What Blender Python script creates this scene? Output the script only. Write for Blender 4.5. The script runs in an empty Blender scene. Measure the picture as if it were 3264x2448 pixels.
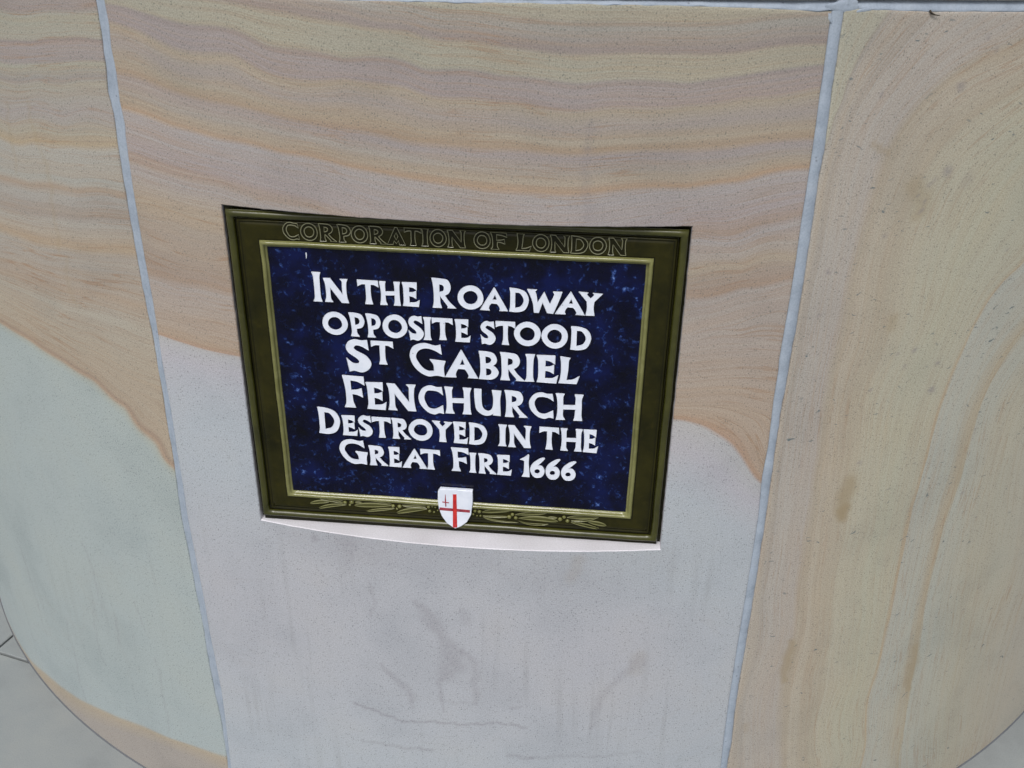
import bpy, bmesh, math, random, json
import numpy as np
from mathutils import Matrix, Vector, Euler

C = bpy.context.scene
COL = C.collection
random.seed(7); rng = np.random.default_rng(7)
# traced image pixel positions converted to metres, millimetres for the plaque: arc length s and height z on the column face, x and z on the plaque
D = json.loads('''{"strata":{"c":[[-0.0982,0.5107,1.0],[-0.0266,0.502,1.0],[0.0439,0.4979,1.0],[0.1316,0.4928,1.0],[0.2551,0.4926,1.0],[0.3337,0.4987,1.0],[0.4131,0.5039,1.0],[-0.2726,0.5024,2.0],[-0.214,0.4955,2.0],[-0.1364,0.4876,2.0],[-0.0632,0.48,2.0],[0.0086,0.4719,2.0],[0.0531,0.4661,2.0],[0.1685,0.4612,2.0],[0.258,0.4616,2.0],[0.3198,0.4631,2.0],[0.4206,0.4706,2.0],[-0.4491,0.4916,3.0],[-0.4037,0.4853,3.0],[-0.3391,0.4747,3.0],[-0.2378,0.4572,3.0],[-0.1392,0.446,3.0],[-0.0463,0.4374,3.0],[0.0444,0.4331,3.0],[0.1345,0.4261,3.0],[0.2613,0.4268,3.0],[0.3232,0.4352,3.0],[0.4228,0.4461,3.0],[-0.449,0.4699,4.0],[-0.4083,0.4616,4.0],[-0.2804,0.4424,4.0],[-0.1407,0.4229,4.0],[-0.0656,0.4155,4.0],[0.0081,0.4056,4.0],[0.0629,0.4026,4.0],[0.1722,0.3981,4.0],[0.2637,0.4019,4.0],[0.3265,0.4085,4.0],[0.4235,0.4184,4.0],[-0.4509,0.4158,5.0],[-0.3779,0.4017,5.0],[-0.2871,0.3906,5.0],[-0.2258,0.3798,5.0],[-0.1442,0.3717,5.0],[-0.0676,0.3588,5.0],[0.0264,0.3532,5.0],[0.1564,0.3503,5.0],[0.2567,0.3561,5.0],[0.3323,0.3608,5.0],[0.4261,0.3659,5.0],[-0.4562,0.367,6.0],[-0.3818,0.3523,6.0],[-0.3152,0.3426,6.0],[-0.2307,0.3318,6.0],[-0.1476,0.3202,6.0],[-0.0501,0.3083,6.0],[0.0264,0.2999,6.0],[0.1402,0.2958,6.0],[0.2729,0.3056,6.0],[0.3382,0.3131,6.0],[0.4245,0.3259,6.0],[-0.4577,0.2993,8.0],[-0.3928,0.288,8.0],[-0.3237,0.2819,8.0],[-0.2586,0.2698,8.0],[-0.1953,0.2632,8.0],[0.2861,0.2489,8.0],[0.3653,0.2568,8.0],[0.4254,0.2684,8.0],[-0.4603,0.2225,9.0],[-0.4049,0.218,9.0],[-0.3267,0.2104,9.0],[0.2844,0.1848,9.0],[0.3529,0.1932,9.0],[0.4233,0.2004,9.0],[-0.4577,0.1413,10.0],[-0.3938,0.1352,10.0],[-0.3232,0.1316,10.0],[0.2844,0.1634,10.0],[0.355,0.176,10.0],[0.4234,0.1854,10.0],[-0.4551,0.1127,11.0],[-0.385,0.1112,11.0],[-0.3238,0.1087,11.0],[0.2846,0.0949,11.0],[0.3639,0.104,11.0],[0.4248,0.1035,11.0],[-0.4553,0.083,12.0],[-0.3899,0.0799,12.0],[-0.3231,0.0773,12.0],[0.2849,0.0465,12.0],[0.3599,0.0477,12.0],[0.4231,0.0385,12.0],[-0.4576,0.0633,13.0],[-0.3932,0.059,13.0],[-0.3236,0.0547,13.0],[0.2886,0.006,13.0],[0.3541,0.0039,13.0],[0.4219,-0.0171,13.0],[-0.459,0.0484,14.0],[-0.409,0.0417,14.0],[-0.3259,0.0363,14.0],[0.291,-0.0208,14.0],[0.3181,-0.0295,14.0],[0.349,-0.0488,14.0],[0.3875,-0.0873,14.0],[0.4214,-0.1325,14.0],[-0.4629,-0.0328,16.0],[-0.3281,-0.0195,16.0],[0.2984,-0.1018,16.0],[0.3597,-0.1454,16.0],[0.4194,-0.1892,16.0],[-0.4421,-0.3398,16.0],[-0.2663,-0.2657,16.0],[-0.1468,-0.4248,16.0],[0.0502,-0.3395,16.0],[0.2647,-0.3688,16.0],[-0.44,-0.75,17.0],[-0.2,-0.75,17.0],[0.0,-0.75,17.0],[0.2,-0.75,17.0],[0.42,-0.75,17.0],[0.42,-0.5,16.5]],"l":[[-0.6422,0.4753,1.0],[-0.5537,0.4805,1.0],[-0.4743,0.4874,1.0],[-0.657,0.4322,2.0],[-0.5949,0.4356,2.0],[-0.5367,0.4432,2.0],[-0.4737,0.447,2.0],[-0.666,0.4063,3.0],[-0.5724,0.4142,3.0],[-0.4738,0.4244,3.0],[-0.6749,0.3809,4.0],[-0.5946,0.3873,4.0],[-0.5222,0.3952,4.0],[-0.4741,0.4005,4.0],[-0.673,0.3287,5.0],[-0.5647,0.3386,5.0],[-0.4762,0.3452,5.0],[-0.7052,0.2962,6.0],[-0.6371,0.2979,6.0],[-0.5596,0.3038,6.0],[-0.4757,0.3117,6.0],[-0.727,0.2365,7.0],[-0.6564,0.2366,7.0],[-0.5611,0.2422,7.0],[-0.476,0.2485,7.0],[-0.7438,0.1915,8.0],[-0.6356,0.1966,8.0],[-0.5409,0.2063,8.0],[-0.4728,0.2131,8.0],[-0.7596,0.1498,9.0],[-0.7026,0.149,9.0],[-0.6163,0.151,9.0],[-0.4777,0.1631,9.0],[-0.7872,0.0787,10.0],[-0.7076,0.079,10.0],[-0.6377,0.0753,10.0],[-0.572,0.0791,10.0],[-0.4844,0.0753,10.0],[-0.8021,0.0412,11.0],[-0.6868,0.0287,11.0],[-0.5861,0.0223,11.0],[-0.4756,0.0054,11.0],[-0.8153,0.0084,12.0],[-0.7167,-0.0063,12.0],[-0.6315,-0.0247,12.0],[-0.5402,-0.0502,12.0],[-0.4739,-0.0613,12.0],[-0.8272,-0.0207,13.0],[-0.7448,-0.0311,13.0],[-0.6732,-0.0474,13.0],[-0.6079,-0.0642,13.0],[-0.5502,-0.0956,13.0],[-0.4988,-0.1457,13.0],[-0.4739,-0.1814,13.0],[-0.5619,-0.0768,12.6],[-0.5222,-0.1103,12.6],[-0.4738,-0.1645,12.6],[-0.8662,-0.1134,14.0],[-0.6623,-0.1374,14.0],[-0.5446,-0.2182,14.0],[-1.0861,-0.6987,15.0],[-0.6793,-0.4907,15.0],[-0.4979,-0.4876,15.0],[-1.1178,-0.9281,16.0],[-1.0316,-0.905,16.0],[-0.8889,-0.8772,16.0],[-0.7485,-0.8429,16.0],[-0.5933,-0.816,16.0],[-0.4669,-0.8021,16.0],[-0.9261,-0.9835,17.0],[-0.7432,-0.9139,17.0],[-0.5842,-0.8709,17.0]],"r":[[0.4498,0.5026,0.0],[0.4399,0.4492,0.0],[0.4373,0.3953,0.0],[0.4881,0.4986,1.0],[0.4642,0.4575,1.0],[0.4534,0.4239,1.0],[0.4454,0.3895,1.0],[0.4421,0.3615,1.0],[0.4439,0.2055,1.5],[0.4401,0.0608,1.5],[0.4386,-0.2236,1.5],[0.4414,-0.3564,1.5],[0.4428,-0.5513,1.5],[0.5402,0.4941,2.0],[0.5027,0.4477,2.0],[0.483,0.4122,2.0],[0.4669,0.3663,2.0],[0.4588,0.3186,2.0],[0.4565,0.2587,2.0],[0.454,0.1835,2.0],[0.4506,0.0947,2.0],[0.4522,-0.05,2.0],[0.4549,-0.1988,2.0],[0.4574,-0.2691,2.0],[0.466,-0.4229,2.0],[0.4539,-0.5533,2.0],[0.466,-0.7141,2.0],[0.6975,0.4585,4.0],[0.6302,0.4339,4.0],[0.5724,0.3937,4.0],[0.5396,0.3438,4.0],[0.5254,0.2851,4.0],[0.5178,0.2341,4.0],[0.5127,0.1791,4.0],[0.5077,0.0425,4.0],[0.5088,-0.0312,4.0],[0.5146,-0.136,4.0],[0.5185,-0.2352,4.0],[0.5225,-0.3394,4.0],[0.5299,-0.4876,4.0],[0.5368,-0.6423,4.0],[0.5646,0.06,5.0],[0.5618,-0.1163,5.0],[0.5639,-0.2102,5.0],[0.5674,-0.2878,5.0],[0.5763,-0.4131,5.0],[0.5797,-0.5471,5.0],[0.5967,-0.7339,5.0],[0.7292,0.3608,6.0],[0.666,0.3053,6.0],[0.638,0.2239,6.0],[0.6311,0.099,6.0],[0.6066,-0.0193,6.0],[0.6112,-0.1518,6.0],[0.6214,-0.2399,6.0],[0.6307,-0.4263,6.0],[0.6431,-0.5647,6.0],[0.6576,-0.7542,6.0],[0.7933,0.1594,8.0],[0.7644,0.1391,8.0],[0.7306,0.0801,8.0],[0.7169,0.0284,8.0],[0.7067,-0.0179,8.0],[0.6993,-0.0765,8.0],[0.6987,-0.1304,8.0],[0.6964,-0.1914,8.0],[0.6938,-0.2267,8.0],[0.6956,-0.2864,8.0],[0.6978,-0.3735,8.0],[0.7027,-0.4628,8.0],[0.7046,-0.5418,8.0],[0.7014,-0.601,8.0],[0.7123,-0.6972,8.0],[0.7192,-0.7932,8.0],[0.8337,0.0475,10.0],[0.8056,0.0123,10.0],[0.7817,-0.0506,10.0],[0.7767,-0.1171,10.0],[0.7784,-0.1879,10.0],[0.7739,-0.2512,10.0],[0.7729,-0.2825,10.0],[0.7755,-0.3641,10.0],[0.7744,-0.4353,10.0],[0.7827,-0.5057,10.0],[0.7913,-0.5792,10.0],[0.7964,-0.6544,10.0],[0.8073,-0.7548,10.0],[0.8206,-0.8373,10.0],[0.8992,-0.1333,12.0],[0.9211,-0.3013,12.0],[0.9477,-0.4297,12.0],[0.9469,-0.6066,12.0],[0.9906,-0.8664,12.0]]},"stains":[["c",0,0.28,[[-0.3122,-0.235,0.0144],[-0.2743,-0.2471,0.0288],[-0.2113,-0.2521,0.0408],[-0.1502,-0.2591,0.0408]]],["c",0,0.22,[[0.142,-0.2772,0.048],[0.2111,-0.2717,0.048],[0.2808,-0.2687,0.036]]],["c",0,0.15,[[-0.1624,-0.2581,0.036],[0.0034,-0.2637,0.0408],[0.1418,-0.2714,0.036]]],["c",0,0.55,[[-0.0815,-0.3525,0.0048],[-0.0604,-0.3803,0.0132],[-0.0415,-0.4091,0.0108],[-0.0273,-0.439,0.0168],[-0.0252,-0.4678,0.0216],[-0.0356,-0.4919,0.0144],[-0.0447,-0.5062,0.0038],[-0.0467,-0.54,0.0034],[-0.0435,-0.5738,0.0014]]],["c",0,0.45,[[-0.0125,-0.4374,0.0034],[0.0094,-0.4609,0.006],[0.0117,-0.4933,0.006],[0.0116,-0.5265,0.0058],[0.0102,-0.5503,0.0024]]],["c",0,0.5,[[-0.1422,-0.4854,0.0024],[-0.1199,-0.5078,0.0067],[-0.1027,-0.5283,0.0091],[-0.0943,-0.5472,0.006],[-0.0953,-0.5748,0.0024]]],["c",0,0.35,[[0.2662,-0.4568,0.012],[0.2294,-0.5006,0.006],[0.2111,-0.53,0.0072],[0.2012,-0.5568,0.006],[0.2018,-0.5948,0.0036]]],["c",1,0.4,[[0.1619,-0.2569,0.0096],[0.1565,-0.2915,0.0096]]],["c",1,0.25,[[0.263,-0.447,0.012],[0.2601,-0.4759,0.012]]],["c",0,0.9,[[-0.1928,-0.584,0.0017],[-0.1529,-0.5927,0.0022],[-0.1029,-0.604,0.0019],[-0.0505,-0.5998,0.0017],[0.0139,-0.5929,0.0017],[0.0648,-0.5904,0.0014],[0.0927,-0.5941,0.0012]]],["c",0,0.5,[[-0.1871,-0.6683,0.0024],[-0.132,-0.6632,0.0034],[-0.0652,-0.6655,0.0038]]],["c",0,0.6,[[0.0604,-0.6617,0.0038],[0.1044,-0.6629,0.0038]]],["c",0,0.4,[[0.1044,-0.6629,0.0034],[0.1818,-0.6601,0.0029],[0.2858,-0.6565,0.0024]]],["c",0,0.35,[[-0.0494,-0.5506,0.0017],[0.014,-0.5448,0.0017]]],["c",0,0.6,[[0.0644,-0.5543,0.0014],[0.0831,-0.5498,0.0014]]],["c",0,0.4,[[-0.1524,-0.388,0.0024],[-0.1471,-0.3594,0.0034],[-0.1561,-0.3186,0.0024]]],["c",0,0.35,[[-0.0022,-0.38,0.0072],[-0.0116,-0.3565,0.0058]]],["c",0,0.3,[[-0.1839,-0.2502,0.0144],[-0.1814,-0.2875,0.0048]]],["c",0,0.7,[[-0.2394,-0.2516,0.0048],[-0.2365,-0.2534,0.0048]]],["c",0,0.35,[[0.1485,0.3797,0.0053],[0.1474,0.3427,0.0053],[0.1492,0.3047,0.0058],[0.1505,0.2575,0.0058]]],["c",0,0.5,[[-0.0004,0.2862,0.0043],[0.0005,0.2842,0.0043]]],["c",0,0.5,[[0.1415,0.3502,0.0038],[0.1462,0.3493,0.0029]]],["l",0,0.42,[[-0.7294,-0.416,0.0024],[-0.7222,-0.4503,0.0034],[-0.7145,-0.4989,0.0034],[-0.7175,-0.5572,0.0019]]],["l",0,0.42,[[-0.8511,-0.7161,0.0019],[-0.8594,-0.7897,0.0034],[-0.8559,-0.863,0.0019]]],["l",0,0.42,[[-0.743,-0.5545,0.0017],[-0.7587,-0.6742,0.0022],[-0.7443,-0.7055,0.0017]]],["l",0,0.42,[[-0.6817,-0.5481,0.0019],[-0.6835,-0.6218,0.0017]]],["l",0,0.42,[[-0.592,-0.6169,0.0014],[-0.5912,-0.7065,0.0024],[-0.5972,-0.8159,0.0019]]],["l",0,0.42,[[-0.6153,-0.4987,0.0014],[-0.6075,-0.5657,0.0019]]],["l",0,0.42,[[-0.9697,-0.6716,0.0019],[-0.9678,-0.7595,0.0017]]],["l",0,0.42,[[-0.991,-0.5294,0.0019],[-0.9719,-0.6026,0.0024],[-0.9701,-0.6878,0.0019]]],["l",0,0.42,[[-0.8545,-0.6475,0.0014],[-0.8611,-0.7137,0.0019]]],["l",1,0.4,[[-0.6716,0.3521,0.0034],[-0.6791,0.2911,0.0034],[-0.6854,0.2523,0.0024]]],["l",1,0.4,[[-0.6281,0.3572,0.0034],[-0.6222,0.3053,0.0034],[-0.6129,0.2411,0.0038],[-0.6267,0.1371,0.0034]]],["l",1,0.4,[[-0.6109,0.1356,0.0034],[-0.6202,0.0902,0.0038],[-0.6128,0.0569,0.0024]]],["r",0,0.6,[[0.617,0.4141,0.0053],[0.618,0.4155,0.0053]]],["r",0,0.6,[[0.6238,0.3076,0.0058],[0.6248,0.3092,0.0058]]],["r",0,0.6,[[0.548,0.2308,0.0029],[0.549,0.2324,0.0029]]],["r",0,0.6,[[0.5902,0.2558,0.0034],[0.5912,0.2574,0.0034]]],["r",0,0.6,[[0.5932,0.268,0.0029],[0.5942,0.2696,0.0029]]],["r",0,0.6,[[0.5817,0.2788,0.0022],[0.5828,0.2804,0.0022]]],["r",0,0.6,[[0.5046,0.4077,0.0024],[0.5056,0.4092,0.0024]]],["r",0,0.6,[[0.6535,0.4586,0.0022],[0.6545,0.46,0.0022]]],["r",0,0.6,[[0.7536,0.1909,0.0022],[0.7548,0.1926,0.0022]]],["r",0,0.2,[[0.6561,0.2959,0.0096],[0.6572,0.2974,0.0096]]],["r",0,0.6,[[0.6375,0.4736,0.0034],[0.6385,0.475,0.0034]]],["r",1,0.5,[[0.5736,0.292,0.012],[0.5922,0.2722,0.0144],[0.5899,0.2516,0.0096]]],["r",1,0.55,[[0.502,0.3476,0.0029],[0.513,0.3461,0.0053],[0.5273,0.3396,0.0038]]],["r",0,0.4,[[0.5948,0.2905,0.0017],[0.6067,0.2998,0.0017]]],["r",1,0.6,[[0.5661,-0.1521,0.012],[0.5655,-0.1769,0.0144],[0.5672,-0.2137,0.0096]]],["r",1,0.45,[[0.5886,0.1088,0.0072],[0.5867,0.0951,0.0096]]],["r",0,0.6,[[0.6282,0.0571,0.0034],[0.6305,0.056,0.0034]]],["r",0,0.6,[[0.678,-0.0155,0.0048],[0.6805,-0.0166,0.0048]]],["r",0,0.6,[[0.6185,0.0317,0.0029],[0.6208,0.0307,0.0029]]],["r",0,0.6,[[0.5741,0.0016,0.0022],[0.5763,0.0006,0.0022]]],["r",0,0.6,[[0.6774,0.0298,0.0022],[0.6799,0.0287,0.0022]]],["r",0,0.6,[[0.473,0.1229,0.0024],[0.4749,0.1221,0.0024]]],["r",0,0.6,[[0.5757,-0.1212,0.0024],[0.578,-0.1224,0.0024]]],["r",0,0.6,[[0.6015,0.0506,0.0029],[0.6037,0.0495,0.0029]]],["r",0,0.6,[[0.4703,0.1845,0.0029],[0.4722,0.1837,0.0029]]],["r",0,0.6,[[0.7946,-0.2212,0.0024],[0.7978,-0.2229,0.0024]]],["r",1,0.6,[[0.5674,-0.2009,0.0096],[0.568,-0.218,0.0072]]],["r",1,0.6,[[0.5169,-0.4486,0.0072],[0.5178,-0.4817,0.0096],[0.5172,-0.532,0.0062]]],["r",1,0.6,[[0.7782,-0.5284,0.0072],[0.7835,-0.5762,0.012],[0.7872,-0.6322,0.0072]]],["r",1,0.35,[[0.4627,-0.6217,0.0062],[0.467,-0.6333,0.0048]]]],"LJl":[[-0.4699,0.4958],[-0.4701,0.463],[-0.4728,0.4064],[-0.4761,0.3848],[-0.4725,0.3595],[-0.4741,0.3129],[-0.4753,0.2647],[-0.4742,0.2063],[-0.4742,0.1602],[-0.4723,0.0943],[-0.4701,0.0414],[-0.4688,-0.0033],[-0.47,-0.0869],[-0.4697,-0.1662],[-0.472,-0.221],[-0.4735,-0.273],[-0.471,-0.3486],[-0.469,-0.4311],[-0.4658,-0.4898],[-0.4676,-0.5628],[-0.4654,-0.6447],[-0.462,-0.6991],[-0.4614,-0.7642],[-0.4635,-0.8267]],"LJr":[[-0.4564,0.4965],[-0.4552,0.4695],[-0.458,0.4453],[-0.4563,0.4135],[-0.4584,0.3747],[-0.4562,0.3432],[-0.4587,0.3288],[-0.4605,0.2665],[-0.4605,0.2082],[-0.4603,0.1624],[-0.4586,0.1015],[-0.459,0.0484],[-0.46,-0.0015],[-0.4585,-0.071],[-0.46,-0.1526],[-0.4594,-0.209],[-0.4607,-0.2694],[-0.4575,-0.3601],[-0.4547,-0.4394],[-0.4546,-0.4994],[-0.4522,-0.5572],[-0.4497,-0.6385],[-0.4513,-0.6948],[-0.4542,-0.7612],[-0.4569,-0.8238]],"RJl":[[0.4226,0.4928],[0.4237,0.4407],[0.4235,0.4157],[0.4242,0.3956],[0.4249,0.3489],[0.425,0.3102],[0.4246,0.2604],[0.4254,0.2075],[0.4251,0.1527],[0.423,0.0621],[0.4243,0.0456],[0.4237,0.0024],[0.4262,-0.0729],[0.424,-0.1248],[0.4278,-0.1943],[0.4273,-0.3061],[0.4266,-0.3604],[0.4255,-0.4549],[0.4254,-0.5414],[0.4266,-0.6434],[0.429,-0.7119]],"RJr":[[0.4379,0.5045],[0.4383,0.4581],[0.4389,0.4207],[0.4395,0.3767],[0.4412,0.3425],[0.4395,0.3096],[0.4404,0.2596],[0.4405,0.2066],[0.4414,0.167],[0.4404,0.0955],[0.4395,0.0348],[0.4378,-0.0235],[0.438,-0.0818],[0.4389,-0.1211],[0.4397,-0.1958],[0.4401,-0.3079],[0.4405,-0.3685],[0.4393,-0.4701],[0.4389,-0.5747],[0.4421,-0.6572],[0.4405,-0.7142]],"Tlow":[[-0.1236,0.5112],[-0.0258,0.5131],[0.0798,0.5137],[0.1846,0.5135],[0.2552,0.5129],[0.3276,0.5103],[0.4068,0.5061],[0.4507,0.5087],[0.5465,0.5036],[0.6074,0.5025],[0.6844,0.4995]],"Tup":[[0.4902,0.5169],[0.5606,0.5154],[0.6805,0.5117]],"white":[["I",-192.06,-180.2,120.16,162.59],["N",-176.8,-143.78,120.16,154.53],["T",-130.81,-102.15,120.15,154.34],["H",-101.14,-72.68,120.14,154.21],["E",-70.26,-46.47,120.14,154.09],["R",-29.97,2.13,120.13,162.01],["O",4.76,38.96,120.12,154.26],["A",34.67,71.88,120.12,153.21],["D",74.05,99.55,120.11,153.48],["W",97.37,143.83,120.1,153.33],["A",134.94,174.47,120.1,152.95],["Y",165.19,196.65,120.09,153.08],["O",-182.53,-147.71,71.63,105.35],["P",-145.42,-124.18,70.63,105.5],["P",-122.18,-101.91,70.47,105.28],["O",-99.03,-65.11,71.48,105.78],["S",-63.33,-42.84,69.67,105.73],["I",-42.98,-31.9,71.12,104.56],["T",-31.1,-2.63,72.31,104.36],["E",0.03,21.85,71.18,104.09],["S",35.25,55.58,69.15,103.47],["T",55.47,82.34,70.09,104.28],["O",81.09,116.82,70.49,105.42],["O",118.35,153.39,68.95,104.26],["D",157.26,184.76,68.5,102.53],["S",-152.8,-118.14,15.45,65.55],["T",-117.07,-85.76,29.6,64.62],["G",-63.15,-13.43,15.14,65.17],["A",-14.46,31.66,15.45,58.61],["B",32.57,60.32,15.51,58.13],["R",62.0,96.79,15.57,57.65],["I",96.77,109.95,15.61,57.3],["E",112.47,142.56,15.65,56.95],["L",143.27,171.86,15.7,56.51],["F",-160.91,-129.38,-42.53,8.17],["E",-127.76,-98.85,-43.09,-0.49],["N",-97.65,-56.56,-43.02,-0.55],["C",-52.57,-16.93,-45.59,-0.24],["H",-15.62,22.09,-42.85,-0.69],["U",26.25,64.39,-42.76,-0.76],["R",68.96,101.97,-42.67,-0.83],["C",103.67,138.7,-42.23,-1.07],["H",140.54,178.83,-42.52,-0.96],["D",-200.36,-168.82,-88.68,-46.34],["E",-166.21,-143.41,-89.64,-57.2],["S",-142.1,-121.96,-90.3,-55.73],["T",-122.33,-94.43,-90.17,-57.15],["R",-93.35,-65.91,-90.5,-57.12],["O",-68.55,-34.05,-91.05,-56.37],["Y",-34.47,-5.41,-91.19,-57.06],["E",-4.34,17.28,-91.49,-57.04],["D",18.66,44.62,-91.78,-57.01],["I",60.76,72.69,-92.18,-56.97],["N",74.73,107.7,-92.46,-56.95],["T",119.18,147.46,-92.94,-56.91],["H",149.29,180.09,-93.3,-56.87],["E",181.6,203.23,-93.61,-56.85],["G",-172.39,-131.28,-138.47,-97.36],["R",-129.32,-101.14,-138.81,-105.74],["E",-100.13,-80.71,-139.15,-106.06],["A",-80.06,-43.53,-139.56,-106.34],["T",-52.95,-23.85,-139.88,-106.73],["F",-7.9,17.79,-139.67,-100.1],["I",18.7,28.94,-140.76,-107.53],["R",31.86,58.47,-141.06,-107.81],["E",59.09,80.98,-141.41,-108.13],["1",92.82,107.05,-142.41,-104.01],["6",107.97,128.47,-142.24,-108.35],["6",130.28,150.59,-143.64,-108.67],["6",152.7,173.5,-144.15,-110.86]],"green":[["C",-225.37,-204.04,206.75,230.8],["O",-201.58,-179.41,206.76,230.74],["R",-177.38,-154.15,206.76,230.67],["P",-152.66,-135.11,206.76,230.62],["O",-134.29,-112.49,206.77,230.56],["R",-111.0,-87.83,206.77,230.5],["V",-87.14,-62.86,206.77,230.44],["T",-64.38,-41.81,206.77,230.38],["I",-41.81,-32.58,206.78,230.34],["O",-30.7,-9.36,206.78,230.3],["N",-7.92,15.74,206.78,230.24],["O",26.81,48.06,206.79,230.15],["F",48.18,69.34,206.79,230.1],["L",81.53,101.44,206.79,230.01],["O",102.79,124.13,206.8,229.95],["N",125.03,150.05,206.8,229.89],["D",152.26,173.8,206.8,229.83],["O",175.74,197.38,206.8,229.77],["N",199.56,223.04,206.81,229.7]],"leaves":[[0,-217.34,-200.83,-195.36,-203.29,-174.05,-207.88,2.75],[0,-209.69,-206.71,-191.39,-208.17,-174.32,-211.79,1.65],[0,-225.11,-216.08,-209.01,-211.85,-196.02,-212.16,2.29],[0,-213.25,-224.19,-192.06,-217.32,-169.09,-214.64,2.01],[0,-149.35,-201.46,-125.12,-201.54,-99.6,-207.99,2.93],[0,-156.62,-214.33,-128.89,-211.54,-100.8,-210.68,3.3],[0,-104.62,-199.98,-76.76,-201.07,-47.99,-207.26,3.2],[0,-139.28,-223.43,-117.38,-218.86,-95.62,-215.48,1.46],[0,-92.7,-223.08,-70.85,-216.16,-45.98,-212.29,2.93],[0,-83.49,-208.7,-66.31,-209.32,-48.07,-209.85,1.28],[0,-155.71,-208.41,-150.28,-208.0,-144.9,-208.23,0.82],[1,86.62,-201.96,60.35,-205.7,37.49,-211.46,3.83],[1,135.66,-203.83,114.16,-206.64,87.36,-211.86,2.82],[1,151.34,-219.0,122.58,-215.96,92.15,-217.92,3.52],[1,210.81,-207.2,187.58,-207.31,164.45,-210.83,2.82],[1,207.38,-208.18,189.06,-213.89,170.5,-216.06,1.51],[1,223.19,-220.5,209.03,-217.32,196.16,-216.19,2.62],[1,213.07,-227.05,191.8,-222.26,170.62,-218.92,2.22],[1,76.86,-216.25,56.9,-217.81,38.07,-217.85,1.01],[1,92.27,-225.08,60.48,-224.71,39.25,-219.91,0.91],[1,138.05,-224.35,113.47,-226.72,92.22,-222.21,1.11],[1,149.94,-212.68,142.34,-212.27,135.36,-213.1,0.81]],"berries":[[0,-170.73,-209.96,3.11],[0,-160.58,-208.53,3.66],[0,-163.65,-214.22,2.01],[0,-97.35,-210.67,2.93],[0,-87.55,-210.7,3.3],[0,-91.85,-215.58,1.65],[0,-43.51,-207.95,2.75],[0,-37.8,-207.12,1.56],[0,-33.22,-208.06,1.65],[0,-41.99,-215.88,2.38],[0,-35.36,-217.06,1.65],[0,-29.91,-213.64,1.28],[1,26.68,-209.87,2.52],[1,33.37,-210.35,3.02],[1,23.94,-216.09,1.81],[1,29.83,-218.49,1.21],[1,34.89,-218.1,1.61],[1,78.28,-216.57,3.32],[1,83.02,-211.77,2.82],[1,88.03,-217.52,2.82],[1,154.45,-214.46,3.32],[1,160.12,-210.17,2.82],[1,165.28,-216.76,3.02]],"shield":[[-27.18,-176.19],[-24.24,-172.16],[23.33,-172.38],[23.47,-191.98],[21.01,-214.88],[15.02,-228.28],[6.05,-236.94],[-2.32,-241.53],[-4.53,-240.75],[-15.21,-232.76],[-22.52,-220.23],[-26.55,-206.9],[-27.85,-192.82]],"crossv":[[-5.26,-179.84],[-0.12,-179.45],[0.32,-239.57],[-6.1,-240.08]],"crossh":[[-25.65,-204.89],[20.0,-206.12],[19.5,-210.72],[-26.07,-209.71]],"sword":[[-16.67,-181.11],[-16.29,-202.23],[-21.17,-194.62],[-11.61,-196.72]],"twig":[[0.5472,0.5054],[0.5482,0.5029],[0.5517,0.5008],[0.5557,0.4998],[0.56,0.4996]],"chip":[[-197.96,188.32],[-198.18,180.56]],"cam":[3209.242561864323,0.18618561406253473,-1.230386303939539,0.6585285189124369,0.08666310743127745,1.087550353941218,0.014091766954337802,0.4903528135412233,1.5374227400191733,0.015085251883495193,-0.3021994936202072,0.2811236358500495,-0.9451977207568039,0.5115196180740803,-0.235354335024913,0.021153866811007723,-0.003241684923707765,-0.007098620512400755,0.01393287954083863,-4.2838377528093617e-07],"AY":1.4919823250778244}''')
P = D['cam']; R = P[8]; AX = P[15]; AY = D['AY']; GZ = P[12]

# ------------------------------------------------------------------ camera
cd = bpy.data.cameras.new('camera'); cam = bpy.data.objects.new('camera', cd); COL.objects.link(cam)
cd.sensor_width = 36; cd.lens = P[0]/3264*36; cd.clip_start = .02; cd.clip_end = 200
cam.matrix_world = Matrix.Translation(P[1:4]) @ Matrix.Rotation(P[4], 4, 'Z') @ Matrix.Rotation(P[5], 4, 'X') @ Matrix.Rotation(P[6], 4, 'Z')
C.camera = cam
# ------------------------------------------------------------------ overcast daylight
SUN_EL, SUN_AZ = math.radians(52), math.radians(-12)      # azimuth measured from the column's front (-Y) towards +X
w = bpy.data.worlds.new('World'); C.world = w; w.use_nodes = True
nt = w.node_tree; bg = nt.nodes['Background']
sky = nt.nodes.new('ShaderNodeTexSky'); sky.sky_type = 'NISHITA'; sky.sun_disc = False
sky.sun_elevation = SUN_EL; sky.sun_rotation = math.pi - SUN_AZ; sky.dust_density = 4; sky.air_density = 1.0; sky.ozone_density = 1.0
hs = nt.nodes.new('ShaderNodeHueSaturation'); hs.inputs['Saturation'].default_value = .30
nt.links.new(sky.outputs[0], hs.inputs['Color']); nt.links.new(hs.outputs[0], bg.inputs['Color'])
bg.inputs['Strength'].default_value = .115
sl = bpy.data.lights.new('sun', 'SUN'); sl.energy = 1.5; sl.angle = math.radians(20); sl.color = (1, .975, .94)
sun = bpy.data.objects.new('sun', sl); COL.objects.link(sun)
sdir = Vector((math.sin(SUN_AZ)*math.cos(SUN_EL), -math.cos(SUN_AZ)*math.cos(SUN_EL), math.sin(SUN_EL)))
sun.rotation_euler = sdir.to_track_quat('Z', 'Y').to_euler(); sun.location = (0, -3, 4)
C.view_settings.view_transform = 'Standard'; C.view_settings.look = 'None'; C.view_settings.gamma = 1
C.view_settings.use_curve_mapping = False; C.view_settings.exposure = .07

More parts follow.
